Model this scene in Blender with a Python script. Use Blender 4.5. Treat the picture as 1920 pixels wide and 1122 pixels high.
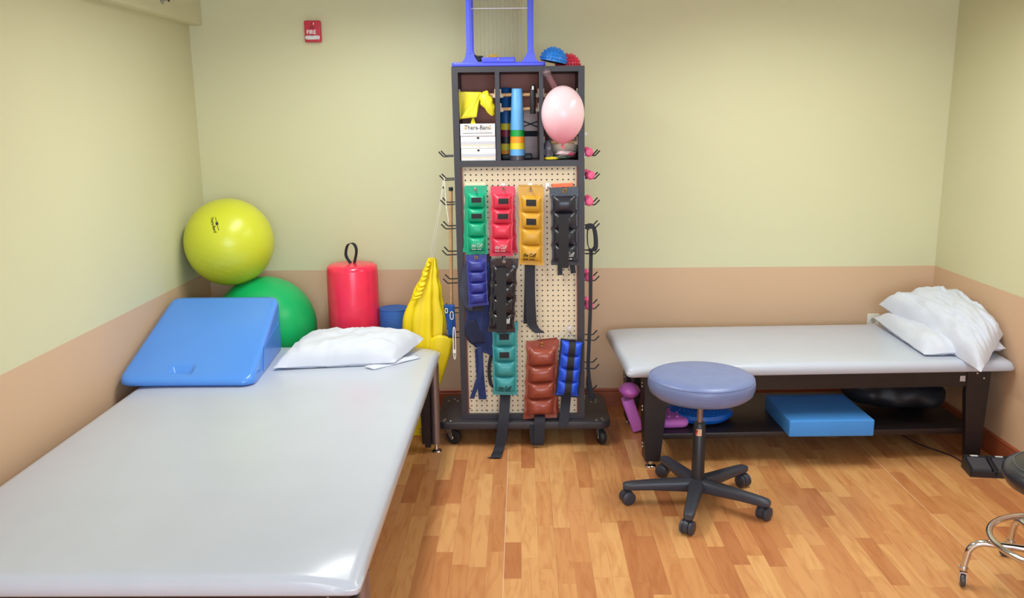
import bpy, bmesh, math, random
from mathutils import Vector, Matrix, Euler, noise

# ------------------------------------------------------------------ scene, camera, light
for o in list(bpy.data.objects):
    bpy.data.objects.remove(o)
S = bpy.context.scene
C = S.collection
cam = bpy.data.cameras.new('camera')
cam.sensor_width = 36
cam.lens = 30.430
cam.clip_start = 0.05
camo = bpy.data.objects.new('camera', cam)
C.objects.link(camo)
camo.matrix_world = Matrix.Translation((-0.2763, -4.8991, 1.6903)) @ Matrix([[0.999904, 0.00693, 0.011964], [0.010266, 0.207541, -0.978172], [-0.009262, 0.978202, 0.20745]]).to_4x4()
S.camera = camo
S.view_settings.view_transform = 'Standard'
S.view_settings.look = 'None'
S.view_settings.exposure = 0.09
S.view_settings.gamma = 1.0
S.view_settings.use_curve_mapping = False
TROFFER = 22.0          # watts of each ceiling light
SPREAD = 160.0          # lamp cone narrowed to darken the top of the walls; no louvres built
DAYLIGHT = 130.0         # watts of daylight through the window behind the camera
world = bpy.data.worlds.new('sky')
S.world = world
world.use_nodes = True
bg = world.node_tree.nodes['Background']
bg.inputs[0].default_value = (0.55, 0.72, 1.0, 1)
bg.inputs[1].default_value = 1.0
la = bpy.data.lights.new('daylight', 'AREA')
la.shape = 'RECTANGLE'
la.size, la.size_y = 2.4, 1.3
la.energy = DAYLIGHT
la.color = (0.62, 0.80, 1.0)
lao = bpy.data.objects.new('daylight', la)
C.objects.link(lao)
lao.matrix_world = Matrix.Translation((0.2, -6.85, 1.6)) @ Euler((math.radians(90), 0, 0)).to_matrix().to_4x4()

# ------------------------------------------------------------------ helpers
PI = math.pi
WM = {}


def lin(c):
    r = []
    for v in c[:3]:
        v = v / 255.0
        r.append(v / 12.92 if v <= 0.04045 else ((v + 0.055) / 1.055) ** 2.4)
    return (r[0], r[1], r[2], 1.0)


MATS = {}


def mat(name, col, rough=0.5, metal=0.0, var=0.06, scale=6.0, bump=0.0, bscale=80.0, spec=0.5, coat=0.0,
        trans=0.0, alpha=1.0, sheen=0.0, sss=0.0, stretch=(1, 1, 1)):
    m = bpy.data.materials.new(name)
    m.use_nodes = True
    nt = m.node_tree
    b = nt.nodes['Principled BSDF']
    c = lin(col)
    tc = nt.nodes.new('ShaderNodeTexCoord')
    mp = nt.nodes.new('ShaderNodeMapping')
    mp.inputs['Scale'].default_value = stretch
    nt.links.new(tc.outputs['Object'], mp.inputs[0])
    n = nt.nodes.new('ShaderNodeTexNoise')
    n.inputs['Scale'].default_value = scale
    n.inputs['Detail'].default_value = 3
    nt.links.new(mp.outputs[0], n.inputs['Vector'])
    r = nt.nodes.new('ShaderNodeValToRGB')
    r.color_ramp.elements[0].position = 0.3
    r.color_ramp.elements[1].position = 0.7
    r.color_ramp.elements[0].color = tuple(v * (1 - var) for v in c[:3]) + (1,)
    r.color_ramp.elements[1].color = tuple(min(1, v * (1 + var)) for v in c[:3]) + (1,)
    nt.links.new(n.outputs['Fac'], r.inputs[0])
    nt.links.new(r.outputs[0], b.inputs['Base Color'])
    b.inputs['Roughness'].default_value = rough
    b.inputs['Metallic'].default_value = metal
    b.inputs['Specular IOR Level'].default_value = spec
    b.inputs['Coat Weight'].default_value = coat
    b.inputs['Coat Roughness'].default_value = 0.08
    b.inputs['Transmission Weight'].default_value = trans
    b.inputs['Alpha'].default_value = alpha
    b.inputs['Sheen Weight'].default_value = sheen
    if sss:
        b.inputs['Subsurface Weight'].default_value = sss
        b.inputs['Subsurface Radius'].default_value = (0.03, 0.01, 0.01)
    if bump:
        n2 = nt.nodes.new('ShaderNodeTexNoise')
        n2.inputs['Scale'].default_value = bscale
        n2.inputs['Detail'].default_value = 4
        nt.links.new(tc.outputs['Object'], n2.inputs['Vector'])
        bp = nt.nodes.new('ShaderNodeBump')
        bp.inputs['Strength'].default_value = bump
        bp.inputs['Distance'].default_value = 0.01
        nt.links.new(n2.outputs['Fac'], bp.inputs['Height'])
        nt.links.new(bp.outputs[0], b.inputs['Normal'])
    MATS[name] = m
    return m


def emit(name, col, strength):
    m = bpy.data.materials.new(name)
    m.use_nodes = True
    nt = m.node_tree
    nt.nodes.clear()
    o = nt.nodes.new('ShaderNodeOutputMaterial')
    e = nt.nodes.new('ShaderNodeEmission')
    e.inputs[0].default_value = col
    e.inputs[1].default_value = strength
    nt.links.new(e.outputs[0], o.inputs[0])
    return m


def link(name, me, parent=None, M=None):
    o = bpy.data.objects.new(name, me)
    C.objects.link(o)
    M = M or Matrix.Identity(4)
    o.matrix_basis = M
    if parent is not None:
        o.parent = parent
        o.matrix_parent_inverse = WM[parent].inverted()
    WM[o] = M.copy()
    return o


def thing(name, label, cat, loc=(0, 0, 0), group=None, kind=None):
    o = link(name, None, None, Matrix.Translation(loc))
    o.empty_display_size = 0.05
    return tag(o, label, cat, group, kind)


def tag(o, label=None, cat=None, group=None, kind=None):
    if label:
        o['label'] = label
    if cat:
        o['category'] = cat
    if group:
        o['group'] = group
    if kind:
        o['kind'] = kind
    return o


def mk(name, verts, faces, m, parent=None, smooth=False, M=None, sharp=40, fix=True):
    me = bpy.data.meshes.new(name)
    me.from_pydata([tuple(v) for v in verts], [], faces)
    if fix:
        bm = bmesh.new()
        bm.from_mesh(me)
        bmesh.ops.recalc_face_normals(bm, faces=bm.faces)
        bm.to_mesh(me)
        bm.free()
    if m:
        me.materials.append(m)
    if smooth:
        me.polygons.foreach_set('use_smooth', [True] * len(me.polygons))
        me.set_sharp_from_angle(angle=math.radians(sharp))
    return link(name, me, parent, M)


class B:
    """collects vertices and faces of one mesh"""

    def __init__(s):
        s.v, s.f = [], []

    def add(s, v, f):
        k = len(s.v)
        s.v += [tuple(q) for q in v]
        s.f += [tuple(i + k for i in q) for q in f]
        return s

    def box(s, x0, x1, y0, y1, z0, z1):
        return s.add([(x, y, z) for z in (z0, z1) for y in (y0, y1) for x in (x0, x1)],
                     [(0, 2, 3, 1), (4, 5, 7, 6), (0, 1, 5, 4), (2, 6, 7, 3), (0, 4, 6, 2), (1, 3, 7, 5)])

    def loft(s, rings, cap=True, close=False):
        n = len(rings[0])
        v = [q for r in rings for q in r]
        f = []
        L = len(rings)
        for i in range(L if close else L - 1):
            for j in range(n):
                a, b2 = i * n + j, i * n + (j + 1) % n
                i2 = (i + 1) % L
                f.append((a, b2, i2 * n + (j + 1) % n, i2 * n + j))
        if cap and not close:
            f.append(tuple(range(n))[::-1])
            f.append(tuple((L - 1) * n + j for j in range(n)))
        return s.add(v, f)

    def tube(s, pts, r, n=8, closed=False, cap=True):
        pts = [Vector(q) for q in pts]
        L = len(pts)
        rr = r if isinstance(r, (list, tuple)) else [r] * L
        rings = []
        up = None
        for i in range(L):
            if closed:
                t = pts[(i + 1) % L] - pts[i - 1]
            else:
                t = pts[min(i + 1, L - 1)] - pts[max(i - 1, 0)]
            t.normalize()
            if up is None:
                up = Vector((0, 0, 1)) if abs(t.z) < 0.9 else Vector((1, 0, 0))
            a = t.cross(up)
            if a.length < 1e-6:
                a = t.orthogonal()
            a.normalize()
            up = a.cross(t).normalized()
            rings.append([pts[i] + (a * math.cos(2 * PI * k / n) + up * math.sin(2 * PI * k / n)) * rr[i] for k in range(n)])
        return s.loft(rings, cap, closed)

    def lathe(s, prof, n=24, M=None):
        """profile of (radius, height) turned about the z axis"""
        M = M or Matrix.Identity(4)
        rings = [[M @ Vector((r * math.cos(2 * PI * k / n), r * math.sin(2 * PI * k / n), z)) for k in range(n)] for r, z in prof]
        return s.loft(rings)

    def strip(s, pts, wdir, w, t):
        """a flat band of width w (along wdir) and thickness t following pts"""
        pts = [Vector(q) for q in pts]
        L = len(pts)
        rings = []
        for i in range(L):
            wd = Vector(wdir[i] if isinstance(wdir, list) else wdir).normalized()
            ww = w[i] if isinstance(w, (list, tuple)) else w
            tg = (pts[min(i + 1, L - 1)] - pts[max(i - 1, 0)]).normalized()
            nn = tg.cross(wd).normalized()
            rings.append([pts[i] + wd * ww / 2 + nn * t / 2, pts[i] - wd * ww / 2 + nn * t / 2,
                          pts[i] - wd * ww / 2 - nn * t / 2, pts[i] + wd * ww / 2 - nn * t / 2])
        return s.loft(rings)

    def ellipsoid(s, c, r, n=20, m=12):
        rings = []
        for i in range(m + 1):
            a = -PI / 2 + PI * max(0.02, min(m - 0.02, i)) / m
            rings.append([(c[0] + r[0] * math.cos(a) * math.cos(2 * PI * k / n), c[1] + r[1] * math.cos(a) * math.sin(2 * PI * k / n),
                           c[2] + r[2] * math.sin(a)) for k in range(n)])
        return s.loft(rings)

    def out(s, name, m, parent=None, smooth=False, M=None, sharp=40):
        return mk(name, s.v, s.f, m, parent, smooth, M, sharp)


def rrect(x0, x1, y0, y1, r, z, k=4):
    r = max(1e-4, min(r, (x1 - x0) / 2 - 1e-4, (y1 - y0) / 2 - 1e-4))
    q = []
    for cx, cy, a0 in ((x1 - r, y1 - r, 0), (x0 + r, y1 - r, 90), (x0 + r, y0 + r, 180), (x1 - r, y0 + r, 270)):
        for i in range(k + 1):
            a = math.radians(a0 + 90 * i / k)
            q.append((cx + r * math.cos(a), cy + r * math.sin(a), z))
    return q


def slab(x0, x1, y0, y1, z0, z1, rc=0.01, re=0.005, seg=3, crown=0.0, k=4):
    """rounded slab: corner radius rc, rounded upper and lower edge re, optional crowned top"""
    b = B()
    rings = []
    for i in range(seg + 1):
        a = PI / 2 * i / seg
        e = re * (1 - math.sin(a))
        rings.append(rrect(x0 + e, x1 - e, y0 + e, y1 - e, rc - e if rc > e else 0.001, z0 + re * (1 - math.cos(a)), k))
    for i in range(seg + 1):
        a = PI / 2 * i / seg
        e = re * (1 - math.cos(a))
        rings.append(rrect(x0 + e, x1 - e, y0 + e, y1 - e, rc - e if rc > e else 0.001, z1 - re * (1 - math.sin(a)) - crown, k))
    if crown:
        w = min(x1 - x0, y1 - y0) / 2
        for f in (0.12, 0.25, 0.45, 0.7, 0.97):
            e = re + (w - re) * f
            h = crown * (1 - (1 - f) ** 3)
            rings.append(rrect(x0 + e, x1 - e, y0 + e, y1 - e, rc, z1 - crown + h, k))
    b.loft(rings)
    return b


def box(name, x0, x1, y0, y1, z0, z1, m, parent=None, re=0.0, M=None):
    if re:
        return slab(x0, x1, y0, y1, z0, z1, re, re, 2, k=2).out(name, m, parent, True, M, 35)
    return B().box(x0, x1, y0, y1, z0, z1).out(name, m, parent, False, M)


def text_mesh(body, size, shear=0.0, extrude=0.0003, spacing=1.0, bold=0.0):
    cu = bpy.data.curves.new('t', 'FONT')
    cu.body = body
    cu.size = size
    cu.shear = shear
    cu.extrude = extrude
    cu.offset = bold
    cu.space_character = spacing
    cu.align_x = 'CENTER'
    cu.align_y = 'CENTER'
    cu.resolution_u = 3
    o = bpy.data.objects.new('t', cu)
    C.objects.link(o)
    bpy.context.view_layer.update()
    me = bpy.data.meshes.new_from_object(o.evaluated_get(bpy.context.evaluated_depsgraph_get()))
    bpy.data.objects.remove(o)
    bpy.data.curves.remove(cu)
    return me


def lettering(body, size, m, parent, M, width=None, fn=None, name='lettering', **kw):
    me = text_mesh(body, size, **kw)
    xs = [v.co.x for v in me.vertices]
    if width and xs:
        k = width / (max(xs) - min(xs))
        for v in me.vertices:
            v.co.x *= k
    if fn:
        for v in me.vertices:
            v.co = fn(v.co)
    me.materials.clear()
    me.materials.append(m)
    return link(name, me, parent, M)


def dots(name, pts, r, m, parent, M=None):
    """small rounded heads, each an object of its own"""
    for p in pts:
        B().ellipsoid(p, r, 10, 6).out(name, m, parent, True, M)


# front facing frame: local x -> world x, local y -> world z, local z -> toward the camera (-y)
FRONT = Matrix(((1, 0, 0, 0), (0, 0, -1, 0), (0, 1, 0, 0), (0, 0, 0, 1)))


def lerp(a, b, t):
    return Vector(a) * (1 - t) + Vector(b) * t


def spline(pts, n=6):
    """Catmull-Rom through pts"""
    P = [Vector(q) for q in pts]
    P = [P[0] * 2 - P[1]] + P + [P[-1] * 2 - P[-2]]
    o = []
    for i in range(1, len(P) - 2):
        for k in range(n):
            t = k / n
            o.append(0.5 * ((2 * P[i]) + (P[i + 1] - P[i - 1]) * t + (2 * P[i - 1] - 5 * P[i] + 4 * P[i + 1] - P[i + 2]) * t * t
                            + (3 * P[i] - P[i - 1] - 3 * P[i + 1] + P[i + 2]) * t ** 3))
    o.append(P[-2])
    return o


# ------------------------------------------------------------------ materials
vinyl = mat('grey_vinyl', (188, 194, 210), 0.26, var=0.015, bump=0.015, bscale=300)
wood_dark = mat('espresso_wood', (36, 28, 30), 0.38, var=0.15, scale=4, stretch=(1, 1, 8))
lam_black = mat('black_laminate', (50, 46, 52), 0.45, var=0.08)
lam_brown = mat('brown_laminate_back', (178, 110, 94), 0.6, var=0.1, scale=5)
steel = mat('chrome', (215, 215, 222), 0.12, 1.0, var=0.02)
tube_grey = mat('grey_tube', (140, 125, 125), 0.35, 0.7, var=0.04)
zinc = mat('zinc', (180, 180, 180), 0.3, 0.9, var=0.05)
black_metal = mat('black_wire', (46, 42, 46), 0.35, 0.3)
black_plastic = mat('black_plastic', (40, 40, 46), 0.42, var=0.08)
stool_plastic = mat('charcoal_plastic', (56, 58, 70), 0.42, var=0.06)
rubber = mat('black_rubber', (34, 33, 36), 0.55)
white_cloth = mat('white_cotton', (206, 210, 224), 0.85, var=0.02, bump=0.05, bscale=60, sheen=0.2)
white_plastic = mat('white_plastic', (235, 232, 225), 0.4, var=0.02)
web_black = mat('black_webbing', (38, 38, 48), 0.85, var=0.2, scale=200, bump=0.1, bscale=500)
velcro = mat('hook_tape', (44, 42, 46), 0.95, var=0.2, scale=400)
brass = mat('brass', (190, 150, 80), 0.3, 0.9)
dowel = mat('pale_dowel', (214, 168, 120), 0.5, var=0.08, scale=10, stretch=(1, 1, 6))
white_print = mat('white_ink', (240, 240, 240), 0.6, var=0.01)
dark_print = mat('dark_ink', (50, 40, 40), 0.6, var=0.05)
grey_print = mat('grey_ink', (185, 185, 195), 0.6, var=0.05)


def vin(name, col, rough=0.35):
    return mat(name, col, rough, var=0.05, scale=20, bump=0.05, bscale=150)


def wall_mat():
    m = bpy.data.materials.new('two_tone_paint')
    m.use_nodes = True
    nt = m.node_tree
    b = nt.nodes['Principled BSDF']
    g = nt.nodes.new('ShaderNodeNewGeometry')
    sx = nt.nodes.new('ShaderNodeSeparateXYZ')
    nt.links.new(g.outputs['Position'], sx.inputs[0])
    n = nt.nodes.new('ShaderNodeTexNoise')
    n.inputs['Scale'].default_value = 1.5
    nt.links.new(g.outputs['Position'], n.inputs['Vector'])
    gt = nt.nodes.new('ShaderNodeMath')
    gt.operation = 'GREATER_THAN'
    gt.inputs[1].default_value = 0.829
    nt.links.new(sx.outputs['Z'], gt.inputs[0])
    mx = nt.nodes.new('ShaderNodeMix')
    mx.data_type = 'RGBA'
    mx.inputs['A'].default_value = lin((218, 182, 150))
    mx.inputs['B'].default_value = lin((219, 215, 178))
    nt.links.new(gt.outputs[0], mx.inputs['Factor'])
    m2 = nt.nodes.new('ShaderNodeMix')
    m2.data_type = 'RGBA'
    m2.blend_type = 'MULTIPLY'
    m2.inputs['Factor'].default_value = 0.06
    nt.links.new(mx.outputs['Result'], m2.inputs['A'])
    nt.links.new(n.outputs['Fac'], m2.inputs['B'])
    nt.links.new(m2.outputs['Result'], b.inputs['Base Color'])
    b.inputs['Roughness'].default_value = 0.6
    b.inputs['Specular IOR Level'].default_value = 0.25
    n2 = nt.nodes.new('ShaderNodeTexNoise')
    n2.inputs['Scale'].default_value = 220
    nt.links.new(g.outputs['Position'], n2.inputs['Vector'])
    bp = nt.nodes.new('ShaderNodeBump')
    bp.inputs['Strength'].default_value = 0.03
    bp.inputs['Distance'].default_value = 0.01
    nt.links.new(n2.outputs['Fac'], bp.inputs['Height'])
    nt.links.new(bp.outputs[0], b.inputs['Normal'])
    return m


def floor_mat():
    m = bpy.data.materials.new('maple_strip')
    m.use_nodes = True
    nt = m.node_tree
    b = nt.nodes['Principled BSDF']
    at = nt.nodes.new('ShaderNodeAttribute')
    at.attribute_name = 'tone'
    g = nt.nodes.new('ShaderNodeNewGeometry')
    mp = nt.nodes.new('ShaderNodeVectorMath')
    mp.operation = 'MULTIPLY'
    mp.inputs[1].default_value = (22, 3.0, 1)
    nt.links.new(g.outputs['Position'], mp.inputs[0])
    ad = nt.nodes.new('ShaderNodeVectorMath')
    ad.operation = 'ADD'
    sc = nt.nodes.new('ShaderNodeVectorMath')
    sc.operation = 'SCALE'
    sc.inputs[0].default_value = (37, 51, 91)
    nt.links.new(at.outputs['Fac'], sc.inputs['Scale'])
    nt.links.new(mp.outputs[0], ad.inputs[0])
    nt.links.new(sc.outputs[0], ad.inputs[1])
    n = nt.nodes.new('ShaderNodeTexNoise')
    n.inputs['Scale'].default_value = 1.0
    n.inputs['Detail'].default_value = 6
    n.inputs['Distortion'].default_value = 1.6
    nt.links.new(ad.outputs[0], n.inputs['Vector'])
    r = nt.nodes.new('ShaderNodeValToRGB')
    e = r.color_ramp.elements
    e[0].position, e[0].color = 0.0, lin((184, 116, 72))
    e[1].position, e[1].color = 1.0, lin((221, 166, 108))
    k = e.new(0.35)
    k.color = lin((199, 135, 84))
    k = e.new(0.7)
    k.color = lin((209, 148, 94))
    nt.links.new(at.outputs['Fac'], r.inputs[0])
    r2 = nt.nodes.new('ShaderNodeValToRGB')
    r2.color_ramp.elements[0].position = 0.28
    r2.color_ramp.elements[0].color = lin((228, 206, 190))
    r2.color_ramp.elements[1].position = 0.55
    r2.color_ramp.elements[1].color = (1, 1, 1, 1)
    nt.links.new(n.outputs['Fac'], r2.inputs[0])
    mx = nt.nodes.new('ShaderNodeMix')
    mx.data_type = 'RGBA'
    mx.blend_type = 'MULTIPLY'
    mx.inputs['Factor'].default_value = 0.8
    nt.links.new(r.outputs[0], mx.inputs['A'])
    nt.links.new(r2.outputs[0], mx.inputs['B'])
    nt.links.new(mx.outputs['Result'], b.inputs['Base Color'])
    b.inputs['Roughness'].default_value = 0.36
    b.inputs['Specular IOR Level'].default_value = 0.4
    return m


wallm = wall_mat()
floorm = floor_mat()
basem = mat('cherry_baseboard', (160, 84, 54), 0.4, var=0.12, scale=5, stretch=(1, 1, 6))
ceilm = mat('ceiling_white', (222, 218, 205), 0.9, var=0.02)
soffm = mat('cream_paint', (219, 215, 178), 0.6, var=0.02)

# ------------------------------------------------------------------ the room
HW, DEEP, CEIL = 2.08, 6.6, 2.45
XL, XR = -HW, HW


def struct(o):
    o['kind'] = 'structure'
    return o


random.seed(7)
floor = struct(box('floor', XL, XR, -DEEP, 0, -0.06, -0.008, mat('subfloor', (205, 160, 120), 0.7)))
SW = 0.0676


def finish_planks(name, items):
    b = B()
    tones = []
    for (x0, x1, y0, y1, t) in items:
        b.box(x0, x1, y0, y1, -0.008, -0.0003 + 0.0003 * t)
        tones += [t] * 6
    o = mk(name, b.v, b.f, floorm, floor, fix=False)
    at = o.data.attributes.new('tone', 'FLOAT', 'FACE')
    at.data.foreach_set('value', tones)
    return o


shown, rest = [], []
i0 = int((XL + 0.355) / SW) - 1
for i in range(i0, int((XR + 0.355) / SW) + 1):
    x0, x1 = max(XL, -0.355 + i * SW), min(XR, -0.355 + (i + 1) * SW)
    if x1 - x0 < 0.004:
        continue
    gl = 0.0003 if i % 3 == 0 else 0.00015
    gl = 0.002 if i in (0, 27) else gl
    y = -random.uniform(0, 0.45)
    prev = 0.0
    while prev > -DEEP:
        t = random.choice((0.1, 0.3, 0.45, 0.55, 0.65, 0.7, 0.8, 0.9, 1.0)) + random.uniform(-0.05, 0.05)
        t = min(1, max(0, t))
        it = (x0 + gl, x1 - 0.00015, max(y, -DEEP) + 0.0002, prev - 0.0002, t)
        inview = x1 > -0.85 and prev > -2.25 and (x1 < 0.9 or prev > -2.2)
        (shown if inview else rest).append(it)
        prev = y
        y -= random.choice((0.28, 0.36, 0.44, 0.44, 0.5))
shown.sort(key=lambda q: q[2])
rest += shown[300:]
for it in shown[:300]:
    finish_planks('plank', [it])
seamm = mat('pale_seam', (236, 206, 176), 0.5)
for xs_ in (-0.355, -0.355 + 27 * SW):
    box('seam_strip', xs_ - 0.0001, xs_ + 0.0018, -DEEP, 0, -0.008, 0.0, seamm, floor)
o = finish_planks('plank_field', rest)
o['kind'] = 'stuff'

struct(box('wall_back', XL - 0.1, XR + 0.1, 0, 0.1, -0.06, CEIL, wallm))
struct(box('wall_left', XL - 0.1, XL, -DEEP, 0, -0.06, CEIL, wallm))
struct(box('wall_right', XR, XR + 0.1, -DEEP, 0, -0.06, CEIL, wallm))
wf = B()
WX0, WX1, WZ0, WZ1 = -1.0, 1.4, 0.95, 2.25
wf.box(XL - 0.1, WX0, -DEEP - 0.1, -DEEP, -0.06, CEIL)
wf.box(WX1, XR + 0.1, -DEEP - 0.1, -DEEP, -0.06, CEIL)
wf.box(WX0, WX1, -DEEP - 0.1, -DEEP, -0.06, WZ0)
wf.box(WX0, WX1, -DEEP - 0.1, -DEEP, WZ1, CEIL)
struct(wf.out('wall_front', wallm))
struct(box('ceiling', XL - 0.1, XR + 0.1, -DEEP - 0.1, 0.1, CEIL, CEIL + 0.1, ceilm))
struct(box('trim_1', XL, -2.008, -DEEP, 0, 2.185, CEIL, soffm))
# window behind the camera
win = link('window_1', None, None, Matrix.Translation((0.2, -DEEP, WZ0)))
struct(win)
fr = B()
fw = 0.05
fr.box(WX0, WX1, -6.68, -6.62, WZ0, WZ0 + fw).box(WX0, WX1, -6.68, -6.62, WZ1 - fw, WZ1)
for x in (WX0, 0.2 - fw / 2, WX1 - fw):
    fr.box(x, x + fw, -6.68, -6.62, WZ0 + fw, WZ1 - fw)
fr.out('window_frame', white_plastic, win)
pane_m = bpy.data.materials.new('window_glass')
pane_m.use_nodes = True
nt = pane_m.node_tree
nt.nodes.clear()
oo, ms, tr, gs = (nt.nodes.new(k) for k in ('ShaderNodeOutputMaterial', 'ShaderNodeMixShader', 'ShaderNodeBsdfTransparent', 'ShaderNodeBsdfGlossy'))
ms.inputs[0].default_value = 0.06
gs.inputs['Roughness'].default_value = 0.02
nt.links.new(tr.outputs[0], ms.inputs[1])
nt.links.new(gs.outputs[0], ms.inputs[2])
nt.links.new(ms.outputs[0], oo.inputs[0])
for x0, x1 in ((WX0 + fw, 0.2 - fw / 2), (0.2 + fw / 2, WX1 - fw)):
    box('pane', x0, x1, -6.653, -6.647, WZ0 + fw, WZ1 - fw, pane_m, win)


# baseboards with a rounded bead on top
def baseboard(name, a, b, nrm):
    a, b, nrm = Vector(a), Vector(b), Vector(nrm)
    prof = [(0, 0), (0.013, 0), (0.013, 0.086), (0.010, 0.090), (0.014, 0.096), (0.014, 0.104), (0.009, 0.110), (0, 0.110)]
    bb = B()
    bb.loft([[p + nrm * d + Vector((0, 0, z)) for d, z in prof] for p in (a, b)])
    return struct(bb.out(name, basem, None, True, sharp=30))


baseboard('baseboard_back', (XL, 0, 0), (XR, 0, 0), (0, -1, 0))
baseboard('baseboard_left', (XL, -DEEP, 0), (XL, -0.0, 0), (1, 0, 0))
baseboard('baseboard_right', (XR, -DEEP, 0), (XR, -0.0, 0), (-1, 0, 0))

# ceiling lights
diff = emit('lit_diffuser', (0.97, 1.0, 0.97, 1), 1.5)
white_metal = mat('white_enamel', (235, 235, 232), 0.4, var=0.02)
for x, y, lab in ((-0.92, -1.34, 'white recessed ceiling light above the wide grey mat table'),
                  (1.05, -1.42, 'white recessed ceiling light above the wheeled stool'),
                  (-1.05, -5.5, 'added ceiling fill light unseen behind the camera over the left wall side'),  # unseen rear pair, added to brighten the near floor and table front
                  (1.05, -5.5, 'added ceiling fill light unseen behind the camera over the right wall side')):
    t = thing('ceiling_light', lab, 'light', (x, y, CEIL - 0.02), 'ceiling lights')
    b = B()
    for q in ((-0.18, -0.15, -0.63, 0.63), (0.15, 0.18, -0.63, 0.63), (-0.15, 0.15, -0.63, -0.60), (-0.15, 0.15, 0.60, 0.63)):
        b.box(x + q[0], x + q[1], y + q[2], y + q[3], CEIL - 0.03, CEIL - 0.001)
    b.out('frame', white_metal, t)
    box('diffuser', x - 0.15, x + 0.15, y - 0.60, y + 0.60, CEIL - 0.016, CEIL - 0.006, diff, t)
    ld = bpy.data.lights.new('lamp', 'AREA')
    ld.shape = 'RECTANGLE'
    ld.size, ld.size_y = 0.28, 1.16
    ld.energy = TROFFER
    ld.color = (0.96, 1.0, 0.95)
    ld.spread = math.radians(SPREAD)
    lo = link('lamp', ld, t, Matrix.Translation((x, y, CEIL - 0.018)))

# ------------------------------------------------------------------ treatment tables
TOPZ, BOTZ = 0.535, 0.475


def rot_at(x, y, deg):
    return Matrix.Translation((x, y, 0)) @ Matrix.Rotation(math.radians(deg), 4, 'Z')


def leveler(M, x, y, t):
    b = B()
    b.lathe([(0.001, 0), (0.026, 0), (0.028, 0.004), (0.024, 0.009), (0.012, 0.013), (0.008, 0.03), (0.008, 0.05), (0.001, 0.05)], 20, Matrix.Translation((x, y, 0)))
    b.out('leveling_foot', steel, t, True, M)


def pad(L, Wd, corner):
    """upholstered top: softly rounded rim, sagging a little at the corners"""
    re = 0.026

    def grid(n):
        q = [0, 0.001, 0.004, 0.009, 0.016, 0.026, 0.035, 0.045, 0.06, 0.075, 0.09, 0.105, 0.12, 0.14, 0.17, 0.2, 0.24]
        return q + [0.24 + (n - 0.48) * i / 8 for i in range(1, 8)] + [n - v for v in q[::-1]]

    xs, ys = grid(L), grid(Wd)

    def sag(d):
        r = re - math.sqrt(max(0, re * re - (re - d) ** 2)) if d < re else 0.0
        return r + 0.009 * math.exp(-d / 0.06)

    v, f = [], []
    for y in ys:
        for x in xs:
            dx, dy = min(x, L - x), min(y, Wd - y)
            z = TOPZ - min(0.042, sag(dx) + sag(dy) + corner * math.exp(-(dx * dx + dy * dy) / 0.010))
            k = max(0, 0.02 - math.hypot(dx, dy)) * 0.3
            v.append((x + (k if x < L / 2 else -k), y + (k if y < Wd / 2 else -k), z))
    n, m = len(xs), len(ys)
    for j in range(m - 1):
        for i in range(n - 1):
            a = j * n + i
            f.append((a, a + 1, a + n + 1, a + n))
    ring = [i for i in range(n - 1)] + [j * n + n - 1 for j in range(m - 1)] + [(m - 1) * n + n - 1 - i for i in range(n - 1)] + [(m - 1 - j) * n for j in range(m - 1)]
    b0 = len(v)
    for r in ring:
        v.append((v[r][0], v[r][1], BOTZ + 0.006))
    for r in ring:
        v.append((v[r][0] + (0.006 if v[r][0] < L / 2 else -0.006), v[r][1] + (0.006 if v[r][1] < Wd / 2 else -0.006), BOTZ))
    R_ = len(ring)
    for k in range(R_):
        k2 = (k + 1) % R_
        f.append((ring[k], ring[k2], b0 + k2, b0 + k))
        f.append((b0 + k, b0 + k2, b0 + R_ + k2, b0 + R_ + k))
    f.append(tuple(b0 + R_ + k for k in range(R_)))
    return B().add(v, f)


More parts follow.
